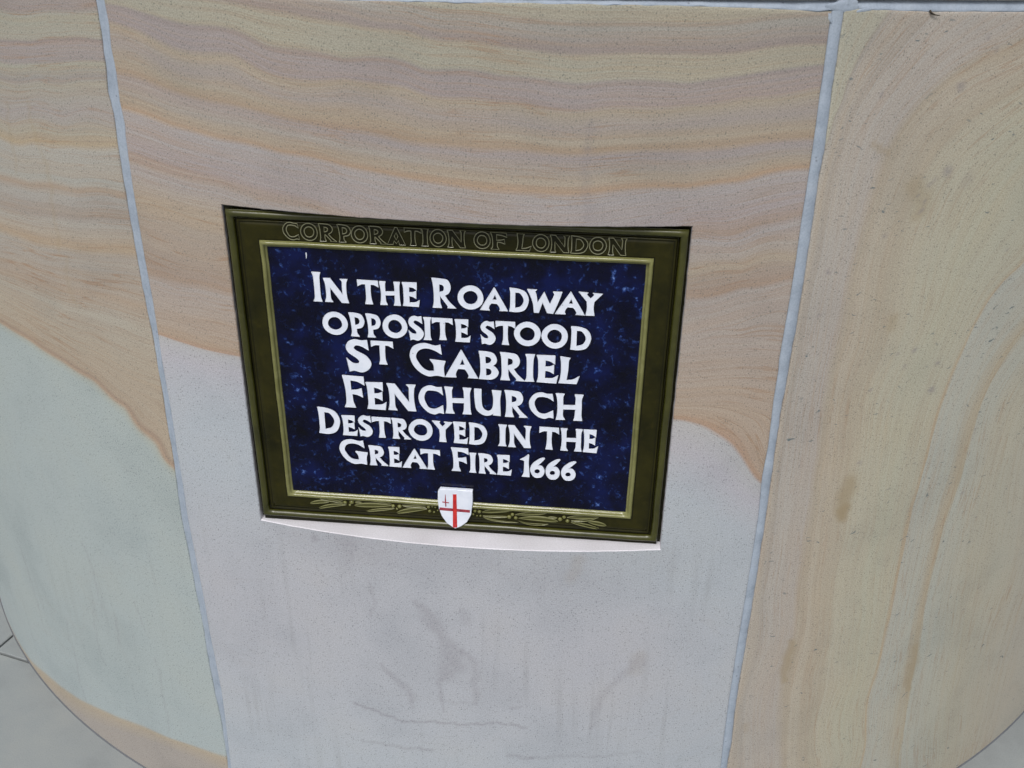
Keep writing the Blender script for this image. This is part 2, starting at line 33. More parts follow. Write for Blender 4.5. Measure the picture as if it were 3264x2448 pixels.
# ------------------------------------------------------------------ helpers
def lin(c): return tuple(((v/255)/12.92 if v/255 <= .04045 else ((v/255+.055)/1.055)**2.4) for v in c)
def alb(r, g, b, k=.95): return tuple(min(.85, v/k) for v in lin((r, g, b))) + (1,)
class NT:
    def __init__(s, name):
        s.m = bpy.data.materials.new(name); s.m.use_nodes = True; s.t = s.m.node_tree; s.b = s.t.nodes['Principled BSDF']
    def n(s, typ, **k):
        nd = s.t.nodes.new('ShaderNode'+{'Noise': 'TexNoise', 'Voronoi': 'TexVoronoi', 'ObjectInfo': 'ObjectInfo'}.get(typ, typ))
        for a, v in k.items():
            if a.startswith('_'): setattr(nd, a[1:], v)
            else:
                i = nd.inputs[int(a[1:])] if a[0] == 'i' and a[1:].isdigit() else nd.inputs[a.replace('_', ' ')]
                if hasattr(v, 'is_output') or isinstance(v, bpy.types.NodeSocket): s.t.links.new(v, i)
                else: i.default_value = v
        return nd
    def math(s, op, a, b=0., clamp=False):
        return s.n('Math', _operation=op, i0=a, i1=b, _use_clamp=clamp).outputs[0]
    def mix(s, f, a, b, mode='MIX'):
        nd = s.t.nodes.new('ShaderNodeMix'); nd.data_type = 'RGBA'; nd.blend_type = mode
        for i, v in ((0, f), (6, a), (7, b)):
            if isinstance(v, bpy.types.NodeSocket): s.t.links.new(v, nd.inputs[i])
            else: nd.inputs[i].default_value = v
        return nd.outputs[2]
    def maprange(s, v, a, b, c, d, clamp=True):
        nd = s.n('MapRange', _clamp=clamp, i0=v); 
        for i, x in enumerate((a, b, c, d)): nd.inputs[i+1].default_value = x
        return nd.outputs[0]
    def ramp(s, v, stops, interp='LINEAR'):
        nd = s.n('ValToRGB', Fac=v); cr = nd.color_ramp; cr.interpolation = interp
        stops = sorted(stops)
        while len(cr.elements) < len(stops): cr.elements.new(.5)
        for e, (p_, c_) in zip(cr.elements, stops): e.position = p_
        for e, (p_, c_) in zip(cr.elements, stops): e.color = c_
        return nd.outputs[0]
    def link(s, a, b): s.t.links.new(a, b)
    def bump(s, h, strength, dist):
        nd = s.n('Bump', Strength=strength, Distance=dist, Height=h); s.link(nd.outputs[0], s.b.inputs['Normal']); return nd

def mesh_obj(name, verts, faces, mat, parent=None, smooth=True, uvs=None, attrs=None, flat_from=None):
    if parent is not None and parent.name == 'stone_column':   # local to the empty at the column's foot
        verts = (np.asarray(verts, float)-np.array([AX, AY, GZ])).tolist()
    me = bpy.data.meshes.new(name); me.from_pydata([tuple(v) for v in verts], [], faces)
    me.update()
    if smooth:
        sm = np.ones(len(me.polygons), bool)
        if flat_from is not None: sm[flat_from:] = False
        me.polygons.foreach_set('use_smooth', sm)
    if uvs is not None:
        ul = me.uv_layers.new(name='face'); li = np.empty(len(me.loops), np.int32); me.loops.foreach_get('vertex_index', li)
        ul.data.foreach_set('uv', np.asarray(uvs, np.float32)[li].ravel())
    for k, v in (attrs or {}).items():
        a = me.attributes.new(k, 'FLOAT', 'POINT'); a.data.foreach_set('value', np.asarray(v, np.float32))
    me.materials.append(mat)
    o = bpy.data.objects.new(name, me); COL.objects.link(o)
    if parent: o.parent = parent
    return o
def empty(name, loc, label, cat, group=None):
    o = bpy.data.objects.new(name, None); COL.objects.link(o); o.location = loc; o['label'] = label; o['category'] = cat
    o.empty_display_size = .1
    if group: o['group'] = group
    return o
def cyl(s, z, r): 
    t = s/R; return np.stack([AX+r*np.sin(t), AY-r*np.cos(t), z], -1)

# ------------------------------------------------------------------ stone
def stone_mat(name, stops, vmax, lam=.5, streak=.0, dash=.0, laminf=1.0, plain=(13.8, 14.4)):   # plain: where the bedding ends in unbanded grey
    m = NT(name)
    uv = m.n('UVMap', _uv_map='face').outputs[0]
    v = m.n('Attribute', _attribute_name='strata').outputs['Fac']
    st = m.n('Attribute', _attribute_name='stain').outputs['Fac']
    sb = m.n('Attribute', _attribute_name='rust').outputs['Fac']
    sep = m.n('SeparateXYZ', Vector=uv)
    u_, z_ = sep.outputs[0], sep.outputs[1]
    warp = m.n('Noise', Vector=uv, Scale=4., Detail=5., Roughness=.55).outputs[0]
    warp = m.math('MULTIPLY', m.math('SUBTRACT', warp, .5), .10)
    v1 = m.math('ADD', v, warp)
    cx = m.n('CombineXYZ', X=m.math('MULTIPLY', u_, 3.), Y=m.math('MULTIPLY', z_, 3.), Z=m.math('MULTIPLY', v1, 2.6)).outputs[0]
    n1 = m.n('Noise', Vector=cx, Scale=1., Detail=5., Roughness=.62).outputs[0]
    def bedded(k, along, det=4.):
        c_ = m.n('CombineXYZ', X=m.math('MULTIPLY', u_, along), Y=m.math('MULTIPLY', z_, along), Z=m.math('MULTIPLY', v1, k)).outputs[0]
        return m.n('Noise', Vector=c_, Scale=1., Detail=det, Roughness=.6).outputs[0]
    n2 = bedded(5.5, 1.6); n3 = bedded(3.2, 2.3, 3.); n4 = bedded(11., 2.)
    vv = m.math('ADD', v1, m.math('MULTIPLY', m.math('SUBTRACT', n1, .5), lam))
    col = m.ramp(m.math('DIVIDE', vv, vmax), [(min(1, a/vmax), c) for a, c in stops])
    # laminae: thin darker and rustier lines that follow the bedding, fading out in the plain grey stone
    band = m.maprange(v, plain[0], plain[1], 1., .06)
    soft = m.math('MULTIPLY', m.maprange(n2, .46, .66, 0., .20*laminf), band)
    col = m.mix(soft, col, (.40, .27, .16, 1))
    pale = m.math('MULTIPLY', m.maprange(n4, .34, .50, .13*laminf, 0.), band)
    col = m.mix(pale, col, (.50, .47, .40, 1))
    rid = m.maprange(m.math('ABSOLUTE', m.math('SUBTRACT', n3, .5)), 0., .016, 1., 0.)
    fade = m.maprange(m.n('Noise', Vector=uv, Scale=3.5, Detail=3.).outputs[0], .42, .60, 0., 1.)
    rid = m.math('MULTIPLY', m.math('MULTIPLY', rid, fade), m.math('MULTIPLY', band, .72*laminf))
    col = m.mix(rid, col, (.30, .19, .12, 1))
    rid3 = m.maprange(m.math('ABSOLUTE', m.math('SUBTRACT', n4, .5)), 0., .03, 1., 0.)
    fade3 = m.maprange(m.n('Noise', Vector=uv, Scale=6.3, Detail=3.).outputs[0], .42, .60, 0., .40*laminf)
    col = m.mix(m.math('MULTIPLY', m.math('MULTIPLY', rid3, fade3), band), col, (.30, .20, .13, 1))
    rid2 = m.maprange(m.math('ABSOLUTE', m.math('SUBTRACT', n2, .52)), 0., .03, 1., 0.)
    fade2 = m.maprange(m.n('Noise', Vector=uv, Scale=5.1, Detail=3.).outputs[0], .40, .60, 0., .42*laminf)
    col = m.mix(m.math('MULTIPLY', m.math('MULTIPLY', rid2, fade2), band), col, (.27, .22, .18, 1))
    blot = m.n('Noise', Vector=uv, Scale=5., Detail=6., Roughness=.6).outputs[0]
    col = m.mix(1., col, m.ramp(blot, [(.28, (.86, .87, .88, 1)), (.5, (1, 1, 1, 1)), (.72, (1.04, 1.02, .99, 1))]), 'MULTIPLY')
    if streak:
        sc = m.n('Mapping', Vector=uv, Scale=(60, 2.4, 1)).outputs[0]
        sn = m.n('Noise', Vector=sc, Scale=1., Detail=4., Roughness=.55).outputs[0]
        sk = m.maprange(sn, .52, .74, 0., 1.)
        big = m.maprange(m.n('Noise', Vector=uv, Scale=4.5, Detail=2.).outputs[0], .40, .62, 0., 1.)
        low = m.maprange(z_, -.20, -.32, 0., 1.)
        sk = m.math('MULTIPLY', m.math('MULTIPLY', sk, big), m.math('MULTIPLY', low, streak))
        col = m.mix(sk, col, (.20, .20, .20, 1))
    # grain
    g = m.n('Noise', Vector=uv, Scale=520., Detail=3., Roughness=.8).outputs[0]
    col = m.mix(1., col, m.ramp(g, [(.32, (.70, .70, .69, 1)), (.5, (1, 1, 1, 1)), (.68, (1.25, 1.25, 1.24, 1))]), 'MULTIPLY')
    vo = m.n('Voronoi', Vector=uv, Scale=330.); 
    pick = m.math('GREATER_THAN', m.n('SeparateColor', Color=vo.outputs['Color']).outputs[0], .80)
    sp = m.math('MULTIPLY', m.maprange(vo.outputs['Distance'], .12, .42, .62, 0.), pick)
    col = m.mix(sp, col, (.10, .105, .10, 1))
    vo2 = m.n('Voronoi', Vector=uv, Scale=85.)
    pick2 = m.math('GREATER_THAN', m.n('SeparateColor', Color=vo2.outputs['Color']).outputs[0], .80)
    sp2 = m.math('MULTIPLY', m.maprange(vo2.outputs['Distance'], .05, .13, .55, 0.), pick2)
    col = m.mix(sp2, col, (.11, .12, .12, 1))
    if dash:
        wv = m.n('Noise', Vector=uv, Scale=40., Detail=2.).outputs['Color']
        uvw = m.n('VectorMath', _operation='MULTIPLY_ADD', i0=wv, i1=(.03, .03, 0), i2=uv).outputs[0]
        clus = m.maprange(m.n('Noise', Vector=uv, Scale=7., Detail=2.).outputs[0], .40, .56, .12, 1.)
        for ang, sc, offs in ((.5, 80., 0.), (-.9, 95., 3.1), (1.35, 110., 5.7), (.1, 130., 9.3)):
            mp = m.n('Mapping', Vector=uvw, Rotation=(0, 0, ang), Location=(offs, 0, 0), Scale=(sc*.30, sc, 1)).outputs[0]
            vd = m.n('Voronoi', Vector=mp, Scale=1.)
            pk = m.math('GREATER_THAN', m.n('SeparateColor', Color=vd.outputs['Color']).outputs[0], .62)
            dm = m.math('MULTIPLY', m.maprange(vd.outputs['Distance'], .055, .12, dash, 0.), pk)
            col = m.mix(m.math('MULTIPLY', dm, clus), col, (.12, .15, .16, 1))
    sbn = m.math('MULTIPLY', sb, m.maprange(blot, .3, .6, .6, 1.1))
    col = m.mix(sbn, col, (.30, .235, .14, 1))
    stn = m.math('MULTIPLY', st, m.maprange(m.n('Noise', Vector=uv, Scale=150., Detail=2.).outputs[0], .3, .6, .55, 1.1))
    col = m.mix(stn, col, (.20, .185, .205, 1))
    m.link(col, m.b.inputs['Base Color'])
    m.b.inputs['Roughness'].default_value = .82; m.b.inputs['Specular IOR Level'].default_value = .3
    m.bump(m.math('ADD', g, m.math('MULTIPLY', blot, 2.)), .12, .0006)
    return m.m
def A_(r, g, b, q=.66):                            # bedding colours, drawn a little towards their common grey
    return alb(155+(r-166)*q, 151+(g-155)*q, 145+(b-138)*q)
def AR(r, g, b, q=.5): return alb(164+(r-168)*q, 160+(g-154)*q, 150+(b-135)*q)
B_ = alb
ramp_c = [(0, A_(167,158,128)), (.85, A_(166,156,128)), (1.0, A_(152,134,112)), (1.15, A_(160,150,132)), (1.95, A_(146,126,112)), (2.12, A_(164,154,126)), (2.9, A_(166,156,128)),
 (3.05, A_(146,128,118)), (3.3, A_(158,141,131)), (3.85, A_(154,136,127)), (4.05, A_(168,148,118)), (4.5, A_(160,143,128)), (4.85, A_(168,148,118)), (5.05, A_(166,136,102)), (5.2, A_(158,142,133)), (5.5, A_(163,147,128)), (5.75, A_(170,148,118)), (5.98, A_(176,140,104)), (6.15, A_(168,155,146)),
 (7.6, A_(164,147,140)), (8.0, A_(164,136,112)), (8.2, A_(166,152,143)), (8.8, A_(176,152,120)), (9.1, A_(164,144,122)), (10.0, A_(162,132,106)), (10.3, A_(170,152,136)), (13.6, A_(178,150,120)), (13.95, A_(180,138,104)), (14.08, B_(168,168,170)), (15.2, B_(169,168,175)), (16.8, B_(166,172,179))]
ramp_l = [(0, A_(160,146,128)), (1.0, A_(150,132,120)), (1.2, A_(163,156,130)), (1.9, A_(162,152,128)), (2.0, A_(140,122,114)), (2.2, A_(158,142,132)), (3.0, A_(150,136,126)), (3.2, A_(165,157,130)), (3.95, A_(148,136,124)), (4.1, A_(165,157,134)), (4.9, A_(160,146,134)), (5.4, A_(166,157,134)), (5.85, A_(176,150,110)), (6.05, A_(170,160,142)), (6.8, A_(168,160,142)), (7.0, A_(168,138,106)), (7.15, A_(168,158,142)), (7.95, A_(160,142,122)), (8.2, A_(168,156,138)), (8.9, A_(178,150,114)), (9.1, A_(168,156,138)), (9.9, A_(172,148,120)), (10.3, A_(174,160,136)), (11.5, A_(176,156,126)), (12.6, A_(176,152,120)), (12.75, A_(158,128,100)), (12.9, A_(178,142,106)), (13.05, B_(160,164,156)), (13.3, B_(158,167,166)), (15.93, B_(158,168,170)), (16.02, A_(180,158,124)), (16.5, A_(166,152,136))]
ramp_r = [(0, AR(166,156,130)), (.9, AR(166,155,130)), (1.02, AR(140,120,104)), (1.12, AR(164,148,134)), (1.5, AR(168,146,126)), (2.0, AR(154,137,124)), (2.15, AR(170,154,142)), (3.5, AR(168,150,138)), (4.0, AR(164,140,112)), (4.2, AR(178,156,130)), (5.0, AR(166,144,114)), (5.3, AR(178,162,132)), (6.5, AR(176,166,134)), (7.8, AR(174,162,132)), (7.98, AR(172,136,92)), (8.06, AR(170,166,151)), (9.4, AR(171,165,146)), (9.95, AR(166,140,102)), (10.08, AR(170,168,152)), (11.5, AR(176,164,136)), (14, AR(176,162,142))]
ramp_p = [(0, A_(164,154,128)), (4, A_(158,142,130)), (8, A_(172,150,120)), (12, A_(166,156,140)), (17, A_(168,174,176))]
M_c = stone_mat('sandstone_centre', ramp_c, 17, lam=.14, streak=.35)
M_l = stone_mat('sandstone_left', ramp_l, 17, lam=.14, plain=(12.8, 13.15), streak=.22)
M_r = stone_mat('sandstone_right', ramp_r, 14, lam=.9, dash=.95, laminf=.6)
M_p = stone_mat('sandstone_plain', ramp_p, 17, lam=1.5)

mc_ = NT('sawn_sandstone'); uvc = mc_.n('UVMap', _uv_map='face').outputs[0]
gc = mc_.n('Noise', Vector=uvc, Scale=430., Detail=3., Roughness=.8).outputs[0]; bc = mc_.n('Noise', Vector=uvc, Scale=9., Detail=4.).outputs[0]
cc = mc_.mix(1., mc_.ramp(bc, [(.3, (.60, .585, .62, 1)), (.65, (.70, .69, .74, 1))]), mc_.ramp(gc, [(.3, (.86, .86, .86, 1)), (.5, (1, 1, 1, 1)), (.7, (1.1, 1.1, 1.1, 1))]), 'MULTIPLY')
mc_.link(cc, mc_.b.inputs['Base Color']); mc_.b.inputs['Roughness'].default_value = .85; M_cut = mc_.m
def tps(points):                                   # thin plate spline through the traced bedding lines
    A = np.array(points); X = A[:, :2]; v = A[:, 2]; n = len(X)
    def U(r2): return np.where(r2 > 0, r2*np.log(np.maximum(r2, 1e-12)), 0)
    K = U(((X[:, None]-X[None])**2).sum(-1)) + np.eye(n)*2e-4
    Q = np.c_[np.ones(n), X]; L = np.block([[K, Q], [Q.T, np.zeros((3, 3))]])
    wgt = np.linalg.solve(L, np.r_[v, 0, 0, 0])
    def f(S, Z):
        out = wgt[n]+wgt[n+1]*S+wgt[n+2]*Z
        for i in range(n):
            r2 = (S-X[i, 0])**2+(Z-X[i, 1])**2; out = out+wgt[i]*U(r2)
        return out
    return f
def stain_fields(slab, S, Z):
    out = [np.zeros(S.shape), np.zeros(S.shape)]
    S, Z = S+.0022*np.sin(Z*61+1)+.0016*np.sin(Z*173+S*90)+.0008*np.sin(S*420+Z*310), Z+.0022*np.sin(S*57+2)+.0015*np.sin(S*190-Z*80)+.0008*np.sin(S*380-Z*350)
    for sl_, kind, k, pts in D['stains']:
        if sl_ != slab: continue
        f = np.zeros(S.shape)
        for (a, b, wa), (c, d, wb) in zip(pts[:-1], pts[1:]):
            L2 = (c-a)**2+(d-b)**2+1e-12; t = np.clip(((S-a)*(c-a)+(Z-b)*(d-b))/L2, 0, 1)
            dist = np.hypot(S-a-t*(c-a), Z-b-t*(d-b)); wd = np.maximum((wa+t*(wb-wa)), .0022)*1.7
            q = np.clip((1-dist/wd)*1.15, 0, 1); f = np.maximum(f, q*q*(3-2*q))
        out[kind] = 1-(1-out[kind])*(1-f*k*(.85 if slab == 'r' else .5))
    return out
def wob(n, amp, seed, k=3):                        # smooth random wobble
    r = np.random.default_rng(seed).normal(size=n+20); ker = np.hanning(2*k+3); ker /= ker.sum()
    o = np.convolve(r, ker, 'same')[10:10+n]; return o/max(o.std(), 1e-9)*amp

BX0, BX1 = -.3242, .2842; BZ0, BZ1 = -.2407, .2557; YB = .014      # recess cut for the plaque
def slab(mat, sL, sR, z0, zT, step, key=None, hole=False, depth=.035, vfun=None, stepz=None):
    ls, lz = sL(0.), sR(0.)
    def brk(a, b, st, extra=()):
        pts = [a, *sorted(extra), b]; out = []
        for p0, p1 in zip(pts[:-1], pts[1:]):
            n = max(1, int(round((p1-p0)/st))); out += list(np.linspace(p0, p1, n, endpoint=False))
        return np.array(out+[b])
    zt = zT(0.5*(ls+lz))
    cs = brk(ls+.0016, lz-.0016, step, (BX0, BX1) if hole else ()); rz = brk(z0, zt-.0016, stepz or step, (BZ0, BZ1) if hole else ())
    cs = np.r_[ls, ls, ls+.0005, cs, lz-.0005, lz, lz]; dc = np.r_[depth, .0016, .0005, np.zeros(len(cs)-6), .0005, .0016, depth]
    rz = np.r_[rz, zt-.0005, zt, zt]; dr = np.r_[np.zeros(len(rz)-3), .0005, .0016, depth]
    nc, nr = len(cs), len(rz)
    S, Z = np.meshgrid(cs, rz)
    wl = np.clip(1-(S-ls)/.04, 0, 1); wr = np.clip(1-(lz-S)/.04, 0, 1)
    Zc = Z.copy()
    S = S + wl*(sL(Zc)-ls) + wr*(sR(Zc)-lz)
    wt = np.clip(1-(zt-Z)/.15, 0, 1); Z = Z + wt*(zT(S)-zt)
    dep = np.maximum(dc[None, :], dr[:, None])
    if hole:                                        # slightly ragged arrises round the recess
        j0, j1 = np.argmin(abs(rz-BZ0)), np.argmin(abs(rz-BZ1)); i0, i1 = np.argmin(abs(cs-BX0)), np.argmin(abs(cs-BX1))
        Z[j0, i0:i1+1] += wob(i1-i0+1, .00010, 1, 2); Z[j1, i0:i1+1] += wob(i1-i0+1, .00014, 2, 2)
        S[j0:j1+1, i0] += wob(j1-j0+1, .00018, 3, 1); S[j0:j1+1, i1] += wob(j1-j0+1, .00015, 4, 1)
    V = cyl(S.ravel(), Z.ravel(), R-dep.ravel()); idx = np.arange(nc*nr).reshape(nr, nc)
    F = np.stack([idx[:-1, :-1], idx[:-1, 1:], idx[1:, 1:], idx[1:, :-1]], -1)
    if hole:
        keep = np.ones((nr-1, nc-1), bool); keep[j0:j1, i0:i1] = False; F = F[keep]
    else: F = F.reshape(-1, 4)
    F = F.tolist(); nf = len(F); V = V.tolist(); Sf, Zf = list(S.ravel()), list(Z.ravel())
    if hole:
        loop = [idx[j0, i] for i in range(i0, i1)]+[idx[j, i1] for j in range(j0, j1)]+[idx[j1, i] for i in range(i1, i0, -1)]+[idx[j, i0] for j in range(j1, j0, -1)]
        for q in loop: V.append(list(V[q])); Sf.append(Sf[q]); Zf.append(Zf[q])
        q0 = len(V)-len(loop)
        b0 = len(V); n = len(loop); SIDE = set(range(i1-i0, i1-i0+j1-j0))|set(range(n-(j1-j0), n))
        CH = .0011                                   # small chamfer added to catch light, painted bright along the sill; then sawn reveal
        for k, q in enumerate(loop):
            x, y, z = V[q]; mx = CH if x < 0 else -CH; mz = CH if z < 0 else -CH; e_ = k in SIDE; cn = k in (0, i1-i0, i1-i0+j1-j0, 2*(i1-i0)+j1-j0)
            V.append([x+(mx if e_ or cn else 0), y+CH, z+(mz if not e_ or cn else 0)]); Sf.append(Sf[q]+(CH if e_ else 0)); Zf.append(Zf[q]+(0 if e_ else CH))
        for k in range(n):
            x, y, z = V[b0+k]; dp = YB-y; e_ = k in SIDE
            V.append([x, YB, z]); Sf.append(Sf[b0+k]+(dp if e_ else 0)); Zf.append(Zf[b0+k]+(0 if e_ else dp))
        for k in range(n):
            k2 = (k+1) % n; F.append([q0+k, b0+k, b0+k2, q0+k2]); F.append([b0+k, b0+n+k, b0+n+k2, b0+k2])
        F.append([b0+n+k for k in range(n)])
    Sf, Zf = np.array(Sf), np.array(Zf)
    strata = vfun(Sf, Zf)
    a = {'strata': strata}
    a['stain'], a['rust'] = stain_fields(key, Sf, Zf)
    o = mesh_obj('stone_slab', V, F, mat, column, True, np.c_[Sf, Zf], a, flat_from=nf)
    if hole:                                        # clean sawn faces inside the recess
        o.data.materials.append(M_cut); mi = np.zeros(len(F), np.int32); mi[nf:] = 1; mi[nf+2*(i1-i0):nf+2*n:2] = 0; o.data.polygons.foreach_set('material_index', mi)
    return o

column = empty('stone_column', (AX, AY, GZ), 'large round column clad in banded tan and grey sandstone slabs', 'column'); column['kind'] = 'thing'
def itp(key, sgn=1):
    a = np.array(D[key])[::-1]
    return lambda z: np.interp(z, a[:, 1], a[:, 0])
LJl, LJr, RJl, RJr = itp('LJl'), itp('LJr'), itp('RJl'), itp('RJr')
tl = np.array(D['Tlow']); tl = np.r_[[[-1.6, .499], [-.48, .508]], tl, [[.75, .498], [1.6, .499]]]
Tlow = lambda s: np.interp(s, tl[:, 0], tl[:, 1])
Tlow_c = lambda s: np.interp(s, tl[:9, 0], tl[:9, 1]); Tlow_r = lambda s: np.interp(s, tl[9:, 0], tl[9:, 1])
Tup = lambda s: np.interp(s, [-1.6, .2, .49, .56, .68, 1.6], [.516, .519, .517, .5155, .512, .513])
fc, fl, fr = (tps(D['strata'][k]) for k in 'clr')
clampv = lambda f, a, b: (lambda S, Z: np.clip(f(S, Z), a, b))
ZB = GZ-.02
slab(M_c, LJr, RJl, ZB, Tlow_c, .0034, 'c', True, vfun=clampv(fc, 0, 17))
slab(M_l, lambda z: -1.372+0*np.asarray(z), LJl, ZB, lambda s: np.interp(s, [-1.6, -.46], [.499, .508]), .004, 'l', vfun=clampv(fl, 0, 17))
slab(M_r, RJr, lambda z: 1.342+0*np.asarray(z), ZB, Tlow_r, .004, 'r', vfun=clampv(fr, 0, 14))
const = lambda v: (lambda z: v+0*np.asarray(z))
def vf(seed):
    a, b, c = np.random.default_rng(seed).uniform(2, 5, 3)
    return lambda S, Z: np.clip(7+Z*9+1.6*np.sin(S*a+b)+np.sin(Z*c+S*2), 0, 17)
PIT = .8975; cuts_low = [-1.384-PIT, -1.384, 1.354, 1.354+PIT]
slab(M_p, const(cuts_low[0]+.006), const(cuts_low[1]-.0), ZB, lambda s: .5+0*np.asarray(s), .03, vfun=vf(1))
slab(M_p, const(cuts_low[2]), const(cuts_low[3]-.006), ZB, lambda s: .5+0*np.asarray(s), .03, vfun=vf(2))
# upper course: joints stand in line with those below
def upper(s0, s1, seed):
    n = 30; ss = np.linspace(s0, s1, n); zz = np.r_[0, 0, .0016, np.linspace(.04, 1.42, 24), 1.44]; dd = np.r_[.035, .0016, 0, np.zeros(25)]
    ss = np.r_[s0, s0, ss[0]+.0016, ss[1:-1], s1-.0016, s1, s1]; dc = np.r_[.035, .0016, np.zeros(n), .0016, .035]
    S, Zr = np.meshgrid(ss, zz); Z = Tup(S)+Zr; dep = np.maximum(dd[:, None], dc[None, :])
    V = cyl(S.ravel(), Z.ravel(), R-dep.ravel()); idx = np.arange(S.size).reshape(S.shape)
    F = np.stack([idx[:-1, :-1], idx[:-1, 1:], idx[1:, 1:], idx[1:, :-1]], -1).reshape(-1, 4).tolist()
    Sf, Zf = S.ravel(), Z.ravel(); return mesh_obj('stone_slab', V, F, M_p, column, True, np.c_[Sf, Zf], {'strata': vf(seed)(Sf, Zf)})
for k, (a, b) in enumerate(((-2.28, -1.384), (-1.372, -.478), (-.462, .428), (.452, 1.342), (1.354, 2.25))): upper(a, b, 10+k)

# ------------------------------------------------------------------ mortar
mm = NT('pale_mortar'); tc = mm.n('TexCoord').outputs['Object']
n1 = mm.n('Noise', Vector=tc, Scale=38., Detail=5., Roughness=.65).outputs[0]
n2 = mm.n('Noise', Vector=tc, Scale=420., Detail=3.).outputs[0]
col = mm.ramp(n1, [(.3, alb(138,149,163)), (.5, alb(150,161,175)), (.75, alb(158,168,180))])
col = mm.mix(1., col, mm.ramp(n2, [(.3, (.9, .9, .9, 1)), (.6, (1.04, 1.04, 1.04, 1))]), 'MULTIPLY')
vo = mm.n('Voronoi', Vector=tc, Scale=75.); pk = mm.math('GREATER_THAN', mm.n('SeparateColor', Color=vo.outputs['Color']).outputs[0], .8)
col = mm.mix(mm.math('MULTIPLY', mm.maprange(vo.outputs['Distance'], .05, .14, .6, 0.), pk), col, (.1, .1, .11, 1))
mm.link(col, mm.b.inputs['Base Color']); mm.b.inputs['Roughness'].default_value = .7; mm.bump(n1, .2, .0015); M_mortar = mm.m
def vert_mortar(fl_, fr_, zlo, zhi, prof, seed):
    zz = np.arange(zlo, zhi, .004); n = len(zz); K = len(prof); V = []
    a, b = fl_(zz)-.0012+wob(n, .0004, seed, 1), fr_(zz)+.0012+wob(n, .0004, seed+1, 1); dz = wob(n, .00035, seed+2, 4)
    for j in range(n):
        for t, h in prof: V.append(cyl(np.array(a[j]+t*(b[j]-a[j])), zz[j], R+h+dz[j]*(0 if t in (0, 1) else 1)))
    F = [[j*K+i, j*K+i+1, (j+1)*K+i+1, (j+1)*K+i] for j in range(n-1) for i in range(K-1)]
    return mesh_obj('mortar_joint', V, F, M_mortar, column)
bead = [(0, -.004), (.05, -.0022), (.18, -.0006), (.5, .0001), (.82, -.0006), (.95, -.0022), (1, -.004)]
groove = [(0, -.004), (.04, -.0018), (.22, -.0009), (.45, -.0022), (.6, -.0010), (.8, .0001), (.97, -.0008), (1, -.004)]
vert_mortar(LJl, LJr, ZB, .515, groove, 21)
vert_mortar(RJl, RJr, ZB, .509, bead, 31)
for s_ in (-1.378, 1.348): vert_mortar(const(s_-.006), const(s_+.006), ZB, .505, bead, 41)
for s_ in (-1.378, -.470, .440, 1.348): vert_mortar(const(s_-.008), const(s_+.010), .513, 1.95, bead, 51)
ss = np.arange(-2.25, 2.25, .004); n = len(ss); lo = Tlow(ss)-.0012+wob(n, .00045, 61, 2); hi = Tup(ss)+.001; dz = wob(n, .0005, 62, 5)
prof = [(0, -.004), (.03, -.0008), (.16, -.0006), (.35, -.0018), (.6, -.0036), (.85, -.0062), (1, -.009)]
V = [cyl(np.array(ss[j]), lo[j]+t*(hi[j]-lo[j]), R+h+dz[j]*(t > 0)) for j in range(n) for t, h in prof]; K = len(prof)
mesh_obj('mortar_joint', V, [[j*K+i, (j+1)*K+i, (j+1)*K+i+1, j*K+i+1] for j in range(n-1) for i in range(K-1)], M_mortar, column)
# a smear of mortar where the joints meet
def smear(cs_, cz_, rs, rz_, h, seed, ang=0):
    n = 40; V = [cyl(np.array(cs_), cz_, R+h)]; wv = 1+wob(n, .10, seed, 3)
    for ring, (q, hh) in enumerate(((.45, h*.9), (.8, h*.55), (1, -.0006))):
        for k in range(n):
            t = 2*math.pi*k/n; x, y = math.cos(t)*rs*q*wv[k], math.sin(t)*rz_*q*wv[k]
            V.append(cyl(np.array(cs_+x*math.cos(ang)-y*math.sin(ang)), cz_+x*math.sin(ang)+y*math.cos(ang), R+hh))
    F = [[0, 1+k, 1+(k+1) % n] for k in range(n)]+[[1+r_*n+k, 1+(r_+1)*n+k, 1+(r_+1)*n+(k+1) % n, 1+r_*n+(k+1) % n] for r_ in range(2) for k in range(n)]
    return mesh_obj('mortar_smear', V, F, M_mortar, column)
smear(.4215, .4990, .0085, .0030, .0003, 5, -1.1); smear(.4360, .5115, .020, .0065, .0002, 6, 0); smear(.4620, .5065, .012, .0022, .0002, 8, .1)
# dark strip where the column meets the pavement, its colour standing in for contact shadow
def ringstrip(name, prof, mat, n=220):
    V = []; K = len(prof)
    for k in range(n):
        t = 2*math.pi*k/n
        for rr_, z in prof: V.append((AX+rr_*math.cos(t), AY+rr_*math.sin(t), z))
    return mesh_obj(name, V, [[k*K+i, ((k+1) % n)*K+i, ((k+1) % n)*K+i+1, k*K+i+1] for k in range(n) for i in range(K-1)], mat, column)
sm_ = NT('contact_shade_dark'); nn = sm_.n('Noise', Scale=60., Detail=4.).outputs[0]
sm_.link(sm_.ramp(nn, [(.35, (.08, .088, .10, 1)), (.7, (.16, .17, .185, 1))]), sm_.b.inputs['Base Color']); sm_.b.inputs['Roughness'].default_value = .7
ringstrip('base_contact_shade', [(R+.0030, GZ-.001), (R+.0022, GZ+.0010), (R+.0010, GZ+.0018), (R-.004, GZ+.0024)], sm_.m)
